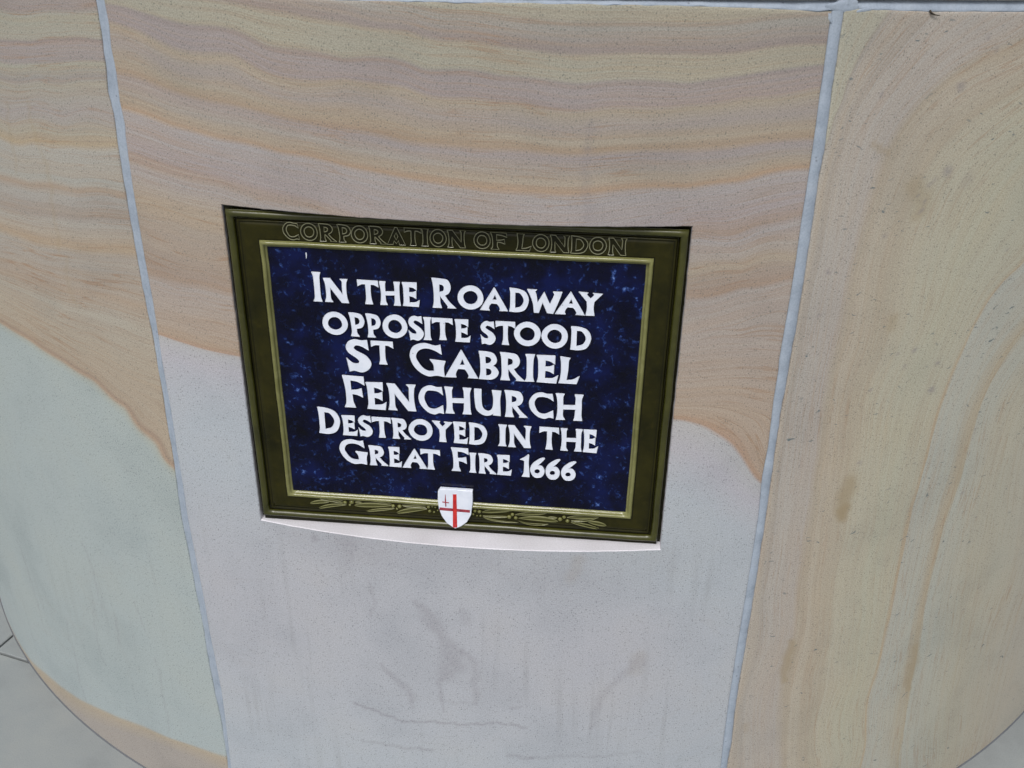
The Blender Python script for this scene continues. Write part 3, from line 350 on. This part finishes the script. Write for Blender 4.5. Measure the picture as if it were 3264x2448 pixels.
# core behind the cladding
n = 128; V = [(AX+(R-.02)*math.cos(2*math.pi*k/n), AY+(R-.02)*math.sin(2*math.pi*k/n), z) for z in (ZB, 1.9) for k in range(n)]
cm = NT('core_concrete'); nn = cm.n('Noise', Scale=30., Detail=4.).outputs[0]
cm.link(cm.ramp(nn, [(.3, (.28, .27, .25, 1)), (.7, (.36, .35, .33, 1))]), cm.b.inputs['Base Color']); cm.b.inputs['Roughness'].default_value = .9
# the core face is set back behind the recess, so it is dished there
V = [(x, max(y, .06) if abs(x) < .45 and y < AY else y, z) for x, y, z in V]
mesh_obj('column_core', V, [[k, (k+1) % n, n+(k+1) % n, n+k] for k in range(n)]+[list(range(n, 2*n))], cm.m, column, False)

# ------------------------------------------------------------------ plaque
plaque = empty('plaque', (0, 0, 0), 'glazed blue and olive green memorial plaque set into a recess in the sandstone column', 'plaque')
plaque.location = (.0022, -.0145, .0078); MM_SCALED = .00098822  # plaque scaled about the camera: pulled forward along the line of sight and shrunk
plaque.rotation_euler = (P[18], -P[16], 0)
W2, H2 = .300, P[7]/2
def mmv(x, z, h): return (x*MM_SCALED, -h*MM_SCALED, z*MM_SCALED)           # plaque millimetres, shrunk about the camera: right, up, forward
def glaze(name, build, rough=.12, bumps=.25, spec=.5):
    m = NT(name); t = m.n('TexCoord').outputs['Object']; m.link(build(m, t), m.b.inputs['Base Color'])
    m.b.inputs['Roughness'].default_value = rough; m.b.inputs['IOR'].default_value = 1.5; m.b.inputs['Specular IOR Level'].default_value = spec
    nz = m.n('Noise', Vector=t, Scale=45., Detail=3.).outputs[0]; m.bump(nz, bumps, .0015); return m.m
def g_green(lo, hi, pale):
    def f(m, t):
        a = m.n('Noise', Vector=t, Scale=14., Detail=4., Roughness=.6).outputs[0]
        b = m.n('Noise', Vector=t, Scale=90., Detail=3.).outputs[0]
        c = m.mix(m.maprange(a, .35, .65, 0., 1.), lo, hi); return m.mix(m.maprange(b, .55, .8, 0., .35), c, pale)
    return f
M_band = glaze('olive_glaze_deep', g_green((.011, .011, .0022, 1), (.025, .023, .0035, 1), (.046, .038, .006, 1)), spec=.2)
M_deep = glaze('olive_glaze_pooled_and_shade', g_green((.008, .008, .002, 1), (.013, .012, .003, 1), (.02, .018, .004, 1)), spec=.2)
M_rim = glaze('olive_glaze', g_green((.030, .031, .005, 1), (.056, .057, .009, 1), (.09, .09, .022, 1)), spec=.5, rough=.26)
M_mould = glaze('olive_glaze_pale', g_green((.12, .12, .035, 1), (.20, .20, .075, 1), (.30, .29, .15, 1)), .15)
M_leaf = glaze('olive_glaze_leaf', g_green((.05, .05, .009, 1), (.075, .075, .015, 1), (.12, .12, .035, 1)), .14)
M_lr = glaze('olive_glaze_leaf_edge', g_green((.15, .15, .05, 1), (.21, .21, .085, 1), (.27, .27, .13, 1)), .2)
M_line = glaze('olive_glaze_ridge', g_green((.15, .15, .08, 1), (.21, .21, .13, 1), (.27, .27, .18, 1)), .18)
def g_blue(m, t):
    a = m.n('Noise', Vector=t, Scale=17., Detail=4., Roughness=.6).outputs[0]
    wv = m.n('Noise', Vector=t, Scale=75., Detail=2.).outputs['Color']
    tw = m.n('VectorMath', _operation='MULTIPLY_ADD', i0=wv, i1=(.012, .012, .012), i2=t).outputs[0]
    b = m.n('Noise', Vector=tw, Scale=125., Detail=5., Roughness=.6).outputs[0]
    c = m.ramp(a, [(.34, (.0016, .0016, .006, 1)), (.5, (.0018, .0026, .018, 1)), (.66, (.003, .0065, .052, 1))])
    sp = m.math('MULTIPLY', m.maprange(b, .57, .73, 0., 1.), m.maprange(a, .42, .62, .10, 1.))
    c = m.mix(sp, c, (.03, .075, .30, 1))
    sp2 = m.math('MULTIPLY', m.maprange(b, .66, .76, 0., .8), m.maprange(a, .45, .60, 0., 1.))
    return m.mix(sp2, c, (.20, .32, .62, 1))
M_blue = glaze('cobalt_mottled_glaze', g_blue, .10, .3, .22)
def g_white(m, t):
    a = m.n('Noise', Vector=t, Scale=70., Detail=4.).outputs[0]; b = m.n('Voronoi', Vector=t, Scale=70.)
    c = m.ramp(a, [(.3, (.68, .73, .84, 1)), (.6, (.76, .80, .90, 1))])
    pk_ = m.math('GREATER_THAN', m.n('SeparateColor', Color=b.outputs['Color']).outputs[0], .86)
    return m.mix(m.math('MULTIPLY', m.maprange(b.outputs['Distance'], .04, .10, .6, 0.), pk_), c, (.25, .25, .3, 1))
M_white = glaze('white_glaze', g_white, .22, .5)
M_edge = glaze('navy_outline_glaze', lambda m, t: m.ramp(m.n('Noise', Vector=t, Scale=60.).outputs[0], [(.3, (.002, .002, .010, 1)), (.7, (.005, .006, .03, 1))]), .12)
M_red = glaze('red_glaze', lambda m, t: m.ramp(m.n('Noise', Vector=t, Scale=120., Detail=3.).outputs[0], [(.35, (.42, .015, .02, 1)), (.6, (.62, .035, .025, 1))]), .25)
M_red2 = glaze('dark_red_glaze', lambda m, t: m.ramp(m.n('Noise', Vector=t, Scale=120., Detail=3.).outputs[0], [(.35, (.22, .02, .04, 1)), (.6, (.34, .05, .07, 1))]), .25)

def ring(name, mat, prof, seed, parent=plaque, amp=.25):
    """mitred rectangular frame; prof = (distance in from the outer edge, forward height) in mm"""
    V = []; F = []; K = len(prof); n0 = 0
    hw, hh = W2*1000, H2*1000; Nx, Nz = 60, 48
    path = [(-1, 1, 0), (1, 1, 0), (1, -1, 0), (-1, -1, 0)]; rowsv = []
    for e in range(4):
        a, b = path[e], path[(e+1) % 4]; N = Nx if e % 2 == 0 else Nz
        wv = wob(N, amp, seed*7+e, 4); wv[:2] = 0; wv[-2:] = 0; wh = wob(N, amp*.6, seed*11+e, 4); wh[:2] = 0; wh[-2:] = 0
        for k in range(N):
            t = k/N; px, pz = a[0]+(b[0]-a[0])*t, a[1]+(b[1]-a[1])*t; r_ = []
            for d, h in prof:
                x, z = px*(hw-d), pz*(hh-d)+3.0*min(1, max(0, (25-d)/8))*(.5-pz/2)*(d >= 0)
                if e == 0: z += wv[k]
                elif e == 1: x += wv[k]
                elif e == 2: z -= wv[k]
                else: x -= wv[k]
                r_.append(mmv(x, z, h+(wh[k] if h > 0 else 0)))
            rowsv.append(r_)
    n = len(rowsv)
    for r_ in rowsv: V += r_
    for j in range(n):
        j2 = (j+1) % n
        for i in range(K-1): F.append([j*K+i, j*K+i+1, j2*K+i+1, j2*K+i])
    return mesh_obj(name, V, F, mat, parent)
def arc(d0, d1, h0, h1, top, n=9, skew=1.):
    out = []
    for k in range(n+1):
        t = k/n; out.append((d0+(d1-d0)*(.5-.5*math.cos(math.pi*t)), (h0+(h1-h0)*t)+(top-max(h0, h1))*math.sin(math.pi*t) if 0 < k < n else (h0 if k == 0 else h1)))
    return out
ring('frame_rim', M_rim, [(4.5, -22), (4.5, -7), (1.2, -4.6), (.1, -3), (.2, -1.2)]+arc(.3, 10.4, -1.4, -2.8, 4.0, 12), 1)
ring('frame_band', M_band, [(13.0, -4.5), (13.4, -2.2), (14.0, -1.4), (15.2, -1.2), (16.2, -2.6), (17.0, -2.6), (18, -1.5), (24, -2.2), (33, -2.8), (39, -2.6), (41.6, -2.8)], 2, amp=.1)
ring('frame_groove', M_deep, [(10.4, -2.4), (10.7, -4.8), (13.3, -4.8), (13.5, -2.6)], 5, amp=.05); ring('frame_groove', M_deep, [(16.0, -2.35), (16.5, -2.45), (17.3, -2.35)], 6, amp=.05); ring('frame_groove', M_deep, [(39.2, -2.35), (40.9, -2.3), (41.3, -2.6)], 7, amp=.05)
ring('frame_moulding', M_mould, [(40.6, -5), (40.9, -2.6)]+arc(41.0, 47.6, -2.2, -2.0, 2.4, 9)+[(49.2, -2.6), (50.0, -3.6), (50.2, -6)], 3, amp=.18)
ring('gap_shade_ring', M_deep, [(-5.0, -11), (6, -10), (6, -24)], 9, amp=.05)  # added dark ring: shade of the gap round the plaque, put into colour
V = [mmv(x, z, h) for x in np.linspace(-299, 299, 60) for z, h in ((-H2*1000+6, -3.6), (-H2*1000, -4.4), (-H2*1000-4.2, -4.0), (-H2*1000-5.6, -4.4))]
mesh_obj('gap_shade_strip', V, [[j*4+i, (j+1)*4+i, (j+1)*4+i+1, j*4+i+1] for j in range(59) for i in range(3)], M_deep, plaque)  # added dark strip in place of the contact shadow under the plaque
# blue panel: gently uneven
nx, nz = 90, 70; xs = np.linspace(-251.5, 251.5, nx); zs = np.linspace(-196.5, 196.5, nz)
g1 = rng.normal(size=(12, 9))
def lowf(i, j): 
    a = i/(nx-1)*10.9; b = j/(nz-1)*7.9; i0_, j0_ = int(a), int(b); fa, fb = a-i0_, b-j0_; fa = fa*fa*(3-2*fa); fb = fb*fb*(3-2*fb)
    return (g1[i0_, j0_]*(1-fa)*(1-fb)+g1[i0_+1, j0_]*fa*(1-fb)+g1[i0_, j0_+1]*(1-fa)*fb+g1[i0_+1, j0_+1]*fa*fb)
V = [mmv(x, z, -4.2+.22*lowf(i, j)) for j, z in enumerate(zs) for i, x in enumerate(xs)]
F = [[j*nx+i, j*nx+i+1, (j+1)*nx+i+1, (j+1)*nx+i] for j in range(nz-1) for i in range(nx-1)]
b0 = len(V); V += [mmv(-298, -H2*1000+2, -19), mmv(298, -H2*1000+2, -19), mmv(298, H2*1000-2, -19), mmv(-298, H2*1000-2, -19)]
F.append([b0+3, b0+2, b0+1, b0])
mesh_obj('blue_panel', V, F, M_blue, plaque)

# glyph outlines in a 100 x 100 box, '!' marks a corner, other points are passed smoothly
GL = {
'I': ["0,100! 100,100! 86,85 83,50 86,15 100,0! 0,0! 18,15 20,50 16,85"],
'N': ["0,100! 28,100! 76,33! 77,70 76,90 68,100! 100,100! 94,85 93,50 95,20 100,0! 71,0! 26,62! 26,30 28,12 34,0! 2,0! 8,20 9,50 6,80"],
'H': ["0,100! 31,100! 27,88 28,57! 73,58! 73,85 69,100! 100,100! 95,82 95,50 96,20 100,0! 67,0! 72,15 73,43! 28,42! 29,15 37,0! 3,0! 7,20 8,50 5,80"],
'T': ["0,101! 98,100! 100,73! 80,83 63,84! 62,50 64,20 70,0! 34,0! 39,20 40,50 39,84! 20,83 1,75!"],
'E': ["0,100! 84,101! 84,69! 64,79 40,83! 40,59! 60,60 80,67! 80,33! 60,41 40,44! 40,15! 75,17 100,29! 93,-1! 3,0! 9,20 9,55 6,85"],
'R': ["0,101! 36,100 66,95 79,73 72,54 54,43! 72,22 100,0! 64,0! 66,6 58,16 34,41! 34,18 41,0! 3,0! 8,20 8,55 5,85", "31,82! 46,79 52,70 47,59 31,54!"],
'A': ["0,0! 46,92 50,100! 54,94 100,0! 70,0! 72,8 67,22 60,31! 41,32! 35,22 32,10 35,0!", "45,46! 60,46! 53,68!"],
'D': ["0,101! 45,98 82,85 100,52 82,12 45,-1 0,0! 4,20 4,80", "29,84! 55,80 75,52 60,24 29,15!"],
'W': ["0,100! 28,100! 23,93 26,80 30,45! 49,93! 66,40! 77,82 73,94! 100,95! 90,55 76,0! 58,1! 45,46! 34,1! 21,0! 17,40 8,75"],
'Y': ["0,100! 40,98! 34,93 37,87 50,73! 63,86 65,93 58,98! 100,96! 66,61! 65,30 70,0! 34,0! 38,30 36,60!"],
'P': ["0,101! 40,100 82,92 100,66 84,42 47,34! 49,14 64,0! 8,0! 16,18 14,55 7,85", "38,84! 62,80 71,66 62,53 38,48!"],
'S': ["88,100! 93,69! 67,80 43,83 33,74 43,65 81,50 100,30 90,11 62,0 29,4 10,0! 0,42! 12,33 29,26 48,26 53,34 43,43 10,60 1,77 14,93 38,100 62,97"],
'G': ["86,98! 90,69! 68,82 46,86 26,78 17,58 26,37 38,22 52,16 68,17! 66,36 56,52! 100,49! 95,28 96,0! 75,3 51,0 28,11 9,33 0,62 9,87 26,98 46,100 71,95"],
'C': ["92,96! 98,69! 78,81 52,85 32,80 21,59 28,37 41,21 62,18 82,25 97,33! 100,3! 82,6 62,0 34,7 7,33 0,61 12,85 30,97 50,100 71,96"],
'U': ["0,100! 27,99! 26,65 29,38 37,22 53,17 66,26 70,44 70,70 66,97! 100,96! 95,61 99,1! 69,2! 72,9! 60,2 43,0 24,6 8,23 2,59"],
'B': ["0,100! 51,99 79,91 90,72 84,58 71,50! 90,40 100,26 88,9 62,0 2,0! 9,20 9,50 6,80", "34,83! 54,81 64,70 54,60 34,56!", "37,41! 57,38 66,27 57,15 37,12!"],
'F': ["0,100! 97,99! 100,73! 69,83 37,86! 38,55! 64,57 86,62! 90,34! 64,42 42,44! 44,19 54,0! 3,0! 13,15 14,50 8,80"],
'L': ["5,100! 52,97! 46,88 43,50 38,12! 69,16 100,30! 88,0! 0,1! 8,18 11,50 9,80"],
'1': ["80,100! 88,97 87,60 100,0! 20,0! 40,19 43,60 41,72! 30,75 0,76! 37,85"],
'6': ["96,100! 100,97! 74,77 49,61! 80,58 99,39 93,16 71,2 32,1 8,19 0,42 14,68 49,88 75,97", "oval 48,31,20,12.5"],
'O': ["oval 50,50,50,50", "oval 50,50,29,29.5"],
'V': ["0,0! 44,100! 56,100! 100,0! 66,0! 62,24! 50,6! 38,22! 32,0!", "50,70! 59,48! 50,28! 40,50!"],
}
def contour(s, seed, ovamp=.8):
    r_ = random.Random(seed)
    if s.startswith('oval'):
        cx, cy, a, b = map(float, s[5:].split(',')); n = 26; ph = r_.random()*6
        return [(cx+math.cos(2*math.pi*k/n)*(a+ovamp*math.sin(3*2*math.pi*k/n+ph)), cy+math.sin(2*math.pi*k/n)*(b+ovamp*math.sin(2*2*math.pi*k/n+ph*2))) for k in range(n)]
    pts = []
    for q in s.split():
        c = q.endswith('!'); x, y = map(float, q.rstrip('!').split(',')); pts.append((x+r_.uniform(-.7, .7), y+r_.uniform(-.7, .7), c))
    out = []; n = len(pts)
    for i in range(n):
        p1, p2 = pts[i], pts[(i+1) % n]; p0, p3 = pts[i-1], pts[(i+2) % n]
        if p1[2] and p2[2]: out.append(p1[:2]); continue
        t1 = ((p2[0]-p0[0])/2, (p2[1]-p0[1])/2) if not p1[2] else (p2[0]-p1[0], p2[1]-p1[1])
        t2 = ((p3[0]-p1[0])/2, (p3[1]-p1[1])/2) if not p2[2] else (p2[0]-p1[0], p2[1]-p1[1])
        d = math.hypot(p2[0]-p1[0], p2[1]-p1[1])
        def lim(t): 
            l = math.hypot(*t); return t if l < d or l == 0 else (t[0]*d/l, t[1]*d/l)
        t1, t2 = lim(t1), lim(t2)
        for k in range(4):
            u = k/4; h00 = 2*u**3-3*u*u+1; h10 = u**3-2*u*u+u; h01 = -2*u**3+3*u*u; h11 = u**3-u*u
            out.append((h00*p1[0]+h10*t1[0]+h01*p2[0]+h11*t2[0], h00*p1[1]+h10*t1[1]+h01*p2[1]+h11*t2[1]))
    return out
def curve_mesh(polys, extrude=0., bevel=0., fill=True, off=0., res=2):
    cu = bpy.data.curves.new('tmp', 'CURVE'); cu.dimensions = '2D' if fill else '3D'
    if fill: cu.fill_mode = 'BOTH'
    cu.extrude = extrude; cu.bevel_depth = bevel; cu.bevel_resolution = res; cu.offset = off
    for p_ in polys:
        sp = cu.splines.new('POLY'); sp.points.add(len(p_)-1); sp.use_cyclic_u = True
        for q, (x, y) in zip(sp.points, p_): q.co = (x, y, 0, 1)
    o = bpy.data.objects.new('tmp', cu); me = bpy.data.meshes.new_from_object(o); bpy.data.objects.remove(o); bpy.data.curves.remove(cu); return me
def to_plaque(me, h0):                              # curve xy (m) -> plaque xz, forward along -y
    n = len(me.vertices); co = np.empty(n*3, np.float32); me.vertices.foreach_get('co', co); co = co.reshape(-1, 3)
    me.vertices.foreach_set('co', np.stack([co[:, 0], -(co[:, 2]+h0), co[:, 1]], 1).ravel()); me.update()
def join_meshes(name, meshes, mats):
    V = []; F = []; MI = []; o_ = 0
    for k, me in enumerate(meshes):
        V += [tuple(v.co) for v in me.vertices]; F += [[i+o_ for i in p_.vertices] for p_ in me.polygons]; MI += [k]*len(me.polygons); o_ = len(V)
        bpy.data.meshes.remove(me)
    m = bpy.data.meshes.new(name); m.from_pydata(V, [], F); 
    for mt in mats: m.materials.append(mt)
    m.polygons.foreach_set('material_index', MI); m.polygons.foreach_set('use_smooth', [True]*len(F)); m.update(); 
    m.set_sharp_from_angle(angle=math.radians(38)); return m
for k, (ch, x0, x1, y0, y1) in enumerate(D['white']):
    polys = [[((x0+(x1-x0)*a/100)*MM_SCALED, (y0+(y1-y0)*b/100)*MM_SCALED) for a, b in contour(s, k*5+i)] for i, s in enumerate(GL[ch])]
    body = curve_mesh(polys, .0012, .0004, off=-.0006); to_plaque(body, -.0028)
    rimm = curve_mesh(polys, 0, .00036, False, res=2); to_plaque(rimm, -.00125)
    halo = curve_mesh(polys, 0, .00095, False, res=1); to_plaque(halo, -.0038)
    me = join_meshes('letter', [body, rimm, halo], [M_white, M_white, M_edge])
    o = bpy.data.objects.new('letter' if ch not in '16' else 'numeral', me); COL.objects.link(o); o.parent = plaque
for k, (ch, x0, x1, y0, y1) in enumerate(D['green']):
    polys = [[((x0+(x1-x0)*a/100)*MM_SCALED, (y0+(y1-y0)*b/100)*MM_SCALED) for a, b in contour(s, 900+k*5+i)] for i, s in enumerate(GL[ch])]
    rimm = curve_mesh(polys, 0, .00068, False, res=2); to_plaque(rimm, -.0014)
    halo = curve_mesh(polys, 0, .0011, False, res=1); to_plaque(halo, -.0026)
    body = curve_mesh(polys, .0001, 0); to_plaque(body, -.0014)
    me = join_meshes('frame_letter', [rimm, halo, body], [M_line, M_deep, M_deep])
    o = bpy.data.objects.new('frame_letter', me); COL.objects.link(o); o.parent = plaque
# laurel branches
HB = -2.5
br = []
for k in (0, 1):
    b = bpy.data.objects.new('laurel_branch', None); COL.objects.link(b); b.parent = plaque; b.empty_display_size = .02; br.append(b)
br[0]['label'] = 'raised laurel branch pointing left from the shield'; br[1]['label'] = 'raised laurel branch pointing right from the shield'
for side, tx, tz, mx, mz, bx, bz, hw in D['leaves']:
    N = 14; V = []; prof = [(-1.35, -.7), (-1.12, -.6), (-.92, 1.0), (-.68, .55), (-.1, .25), (0, .55), (.1, .25), (.68, .55), (.92, 1.0), (1.12, -.6), (1.35, -.7)]; K = len(prof)
    cx_, cz_ = 2*mx-(tx+bx)/2, 2*mz-(tz+bz)/2
    for j in range(N+1):
        t = j/N; x = (1-t)**2*tx+2*t*(1-t)*cx_+t*t*bx; z = (1-t)**2*tz+2*t*(1-t)*cz_+t*t*bz
        dx = 2*(1-t)*(cx_-tx)+2*t*(bx-cx_); dz_ = 2*(1-t)*(cz_-tz)+2*t*(bz-cz_); l = math.hypot(dx, dz_); nx_, nz_ = -dz_/l, dx/l
        wd = hw*(math.sin(math.pi*min(1, t*1.02)**.85)**.75 if 0 < t < 1 else 0)+.12; s_ = min(1, wd/hw*1.3)
        for u, h in prof: V.append(mmv(x+nx_*(u*wd+math.copysign(.25, u)*(abs(u) > .8)+math.copysign(.55, u)*(abs(u) > 1.2)), z+nz_*(u*wd+math.copysign(.25, u)*(abs(u) > .8)+math.copysign(.55, u)*(abs(u) > 1.2)), HB+h*(.5+s_*1.5)))
    F = [[j*K+i, (j+1)*K+i, (j+1)*K+i+1, j*K+i+1] for j in range(N) for i in range(K-1)]
    if tx > bx: F = [f[::-1] for f in F]
    o = mesh_obj('leaf', V, F, M_leaf, br[side]); o.data.materials.append(M_lr); o.data.materials.append(M_deep)
    o.data.polygons.foreach_set('material_index', [(2, 1, 1, 0, 0, 0, 0, 1, 1, 2)[i] for j in range(N) for i in range(K-1)])
M_lr2 = glaze('olive_glaze_berry', g_green((.12, .12, .03, 1), (.19, .19, .06, 1), (.27, .27, .12, 1)), .12)
def dome(name, x, z, r_, h0, mat, parent, sq=.9):
    V = []; n = 18; m_ = 7
    for a in range(m_):
        t = a/(m_-1)*math.pi/2
        for k in range(n): V.append(mmv(x+r_*math.cos(t)*math.cos(2*math.pi*k/n), z+r_*math.cos(t)*math.sin(2*math.pi*k/n), h0+r_*sq*math.sin(t)))
    F = [[a*n+k, a*n+(k+1) % n, (a+1)*n+(k+1) % n, (a+1)*n+k] for a in range(m_-1) for k in range(n)]
    return mesh_obj(name, V, F, mat, parent)
for side, x, z, r_ in D['berries']: dome('berry', x, z, r_, -2.4, M_lr2, br[side])
# shield
def plate(name, pts, h0, h1, mat, parent, bev=.5):
    me = curve_mesh([[(x*MM_SCALED, z*MM_SCALED) for x, z in pts]], (h1-h0)/2000-bev/1000, bev/1000, off=-bev/2000, res=3); to_plaque(me, (h0+h1)/2000)
    me.materials.append(mat); me.polygons.foreach_set('use_smooth', [True]*len(me.polygons)); me.set_sharp_from_angle(angle=math.radians(45))
    o = bpy.data.objects.new(name, me); COL.objects.link(o); o.parent = parent; return o
SZ = 1.6
for k_ in ('shield', 'crossv', 'crossh', 'sword'): D[k_] = [[x, z+SZ] for x, z in D[k_]]
sh = plate('shield', D['shield'], -3.0, 3.9, M_white, plaque, 1.1); sh['label'] = 'white shield with a red cross and a small red sword'
plate('cross_bar', D['crossv'], 3.4, 4.4, M_red, sh, .3); plate('cross_bar', D['crossh'], 3.4, 4.25, M_red2, sh, .35)
(ax_, az_), (bx_, bz_), (cx_, cz_), (dx_, dz_) = D['sword']
me = [curve_mesh([[(p_[0]*MM_SCALED, p_[1]*MM_SCALED) for p_ in q]], .0003, .0002) for q in (
    [(ax_-.15, az_), (ax_+.15, az_), (ax_+.75, (az_+bz_)/2), (bx_+.55, bz_), (bx_-.55, bz_), (ax_-.75, (az_+bz_)/2)],
    [(cx_, cz_+.7), (dx_, cz_-.1), (dx_, cz_-1.1), (cx_, cz_-.4)])]
for q in me: to_plaque(q, .0041)
m_ = join_meshes('sword', me, [M_red2, M_red2]); o = bpy.data.objects.new('sword', m_); COL.objects.link(o); o.parent = sh
(ax_, az_), (bx_, bz_) = D['chip']
plate('glaze_chip', [(ax_-.5, az_), (ax_+.7, az_+.5), (ax_+.9, (az_+bz_)/2), (bx_+.2, bz_), (bx_-.2, bz_), (ax_-.3, (az_+bz_)/2)], -4.4, -3.5, M_white, plaque, .2)

# ------------------------------------------------------------------ ground
pm = NT('pale_paving_stone'); tc = pm.n('TexCoord').outputs['Object']
info = pm.n('ObjectInfo').outputs['Random']
off = pm.n('VectorMath', _operation='ADD', i0=tc, i1=pm.n('CombineXYZ', X=pm.math('MULTIPLY', info, 9.)).outputs[0]).outputs[0]
a = pm.n('Noise', Vector=off, Scale=3.5, Detail=6., Roughness=.62).outputs[0]; b = pm.n('Noise', Vector=off, Scale=420., Detail=3., Roughness=.7).outputs[0]
c_ = pm.n('Noise', Vector=off, Scale=28., Detail=4., Roughness=.6).outputs[0]
col = pm.ramp(a, [(.3, alb(120,124,125)), (.5, alb(136,141,142)), (.72, alb(147,150,148))])
col = pm.mix(1., col, pm.ramp(b, [(.25, (.84, .84, .84, 1)), (.5, (1, 1, 1, 1)), (.75, (1.08, 1.08, 1.07, 1))]), 'MULTIPLY')
col = pm.mix(pm.maprange(c_, .58, .74, 0., .35), col, (.26, .27, .27, 1))
pm.link(col, pm.b.inputs['Base Color']); pm.b.inputs['Roughness'].default_value = .8; pm.bump(b, .3, .0008)
dm_ = NT('dark_joint_filler'); nn = dm_.n('Noise', Scale=120., Detail=4.).outputs[0]
dm_.link(dm_.ramp(nn, [(.35, (.015, .016, .016, 1)), (.7, (.06, .055, .05, 1))]), dm_.b.inputs['Base Color']); dm_.b.inputs['Roughness'].default_value = .9
G = 20.
gr = mesh_obj('ground', [(-G, -G, GZ-.05), (G, -G, GZ-.05), (G, G, GZ-.05), (-G, G, GZ-.05)], [[0, 1, 2, 3]], pm.m, None, False); gr['kind'] = 'structure'
pv = mesh_obj('pavement', [(-3.7, -3.7, GZ-.008), (3.7, -3.7, GZ-.008), (3.7, 3.7, GZ-.008), (-3.7, 3.7, GZ-.008)], [[0, 1, 2, 3]], dm_.m, None, False); pv['kind'] = 'structure'
O = np.array([-1.118, .3872]); ea = math.radians(-14.5); e1 = np.array([math.cos(ea), math.sin(ea)]); e2 = np.array([-math.sin(ea), math.cos(ea)])
GAP = .0028; cache = {}
def paving(a0, a1, b0, b1):
    wd, hd = round(a1-a0, 4), round(b1-b0, 4)
    if (wd, hd) not in cache:
        bm = bmesh.new(); x, y = wd/2-GAP, hd/2-GAP
        vs = [bm.verts.new(q) for q in ((-x, -y, -.045), (x, -y, -.045), (x, y, -.045), (-x, y, -.045), (-x, -y, -.0015), (x, -y, -.0015), (x, y, -.0015), (-x, y, -.0015), (-x+.0015, -y+.0015, 0), (x-.0015, -y+.0015, 0), (x-.0015, y-.0015, 0), (-x+.0015, y-.0015, 0))]
        for f in ((8, 9, 10, 11), (4, 5, 9, 8), (5, 6, 10, 9), (6, 7, 11, 10), (7, 4, 8, 11), (0, 1, 5, 4), (1, 2, 6, 5), (2, 3, 7, 6), (3, 0, 4, 7)): bm.faces.new([vs[i] for i in f])
        me = bpy.data.meshes.new('paving_slab'); bm.to_mesh(me); bm.free(); me.materials.append(pm.m); cache[(wd, hd)] = me
    c = O+e1*(a0+a1)/2+e2*(b0+b1)/2
    o = bpy.data.objects.new('paving_slab', cache[(wd, hd)]); COL.objects.link(o); o.parent = pv
    o.location = (c[0], c[1], GZ+random.uniform(-.0006, .0006)); o.rotation_euler = (0, 0, ea)
for j in range(-8, 8):
    b0 = j*.75; sh_ = 0. if j % 2 == 0 else .70-.95
    for i in range(-5, 9):
        a0 = i*.95+sh_; ctr = O+e1*(a0+.475)+e2*(b0+.375)
        if np.hypot(*(ctr-np.array([AX, AY]))) < R-.75 or abs(ctr[0]) > 4.4 or abs(ctr[1]) > 4.4: continue
        paving(a0, a0+.95, b0, b0+.75)
# ------------------------------------------------------------------ a curl of twig caught at the joint
pts = [Vector(cyl(np.array(a_), b_, R+.0012+.0006*k)) for k, (a_, b_) in enumerate(D['twig'])]
cu = bpy.data.curves.new('tmp', 'CURVE'); cu.dimensions = '3D'; cu.bevel_depth = .0008; cu.bevel_resolution = 2
sp = cu.splines.new('NURBS'); sp.points.add(len(pts)-1); sp.use_endpoint_u = True; sp.order_u = 3
for k, (q, v) in enumerate(zip(sp.points, pts)): q.co = (*(v-pts[0]), 1); q.radius = (1.3, 1.6, 1.2, .9, .5)[k]
o = bpy.data.objects.new('tmp', cu); me = bpy.data.meshes.new_from_object(o); bpy.data.objects.remove(o); bpy.data.curves.remove(cu)
me.name = 'twig'; me.polygons.foreach_set('use_smooth', [True]*len(me.polygons))
tm = NT('dark_bark'); nn = tm.n('Noise', Scale=900., Detail=3.).outputs[0]
tm.link(tm.ramp(nn, [(.35, (.015, .013, .010, 1)), (.7, (.06, .045, .03, 1))]), tm.b.inputs['Base Color']); tm.b.inputs['Roughness'].default_value = .85
me.materials.append(tm.m); tw = bpy.data.objects.new('twig', me); COL.objects.link(tw); tw.location = pts[0]
tw['label'] = 'tiny dark curled twig caught just below the horizontal mortar joint at top right'; tw['category'] = 'twig'
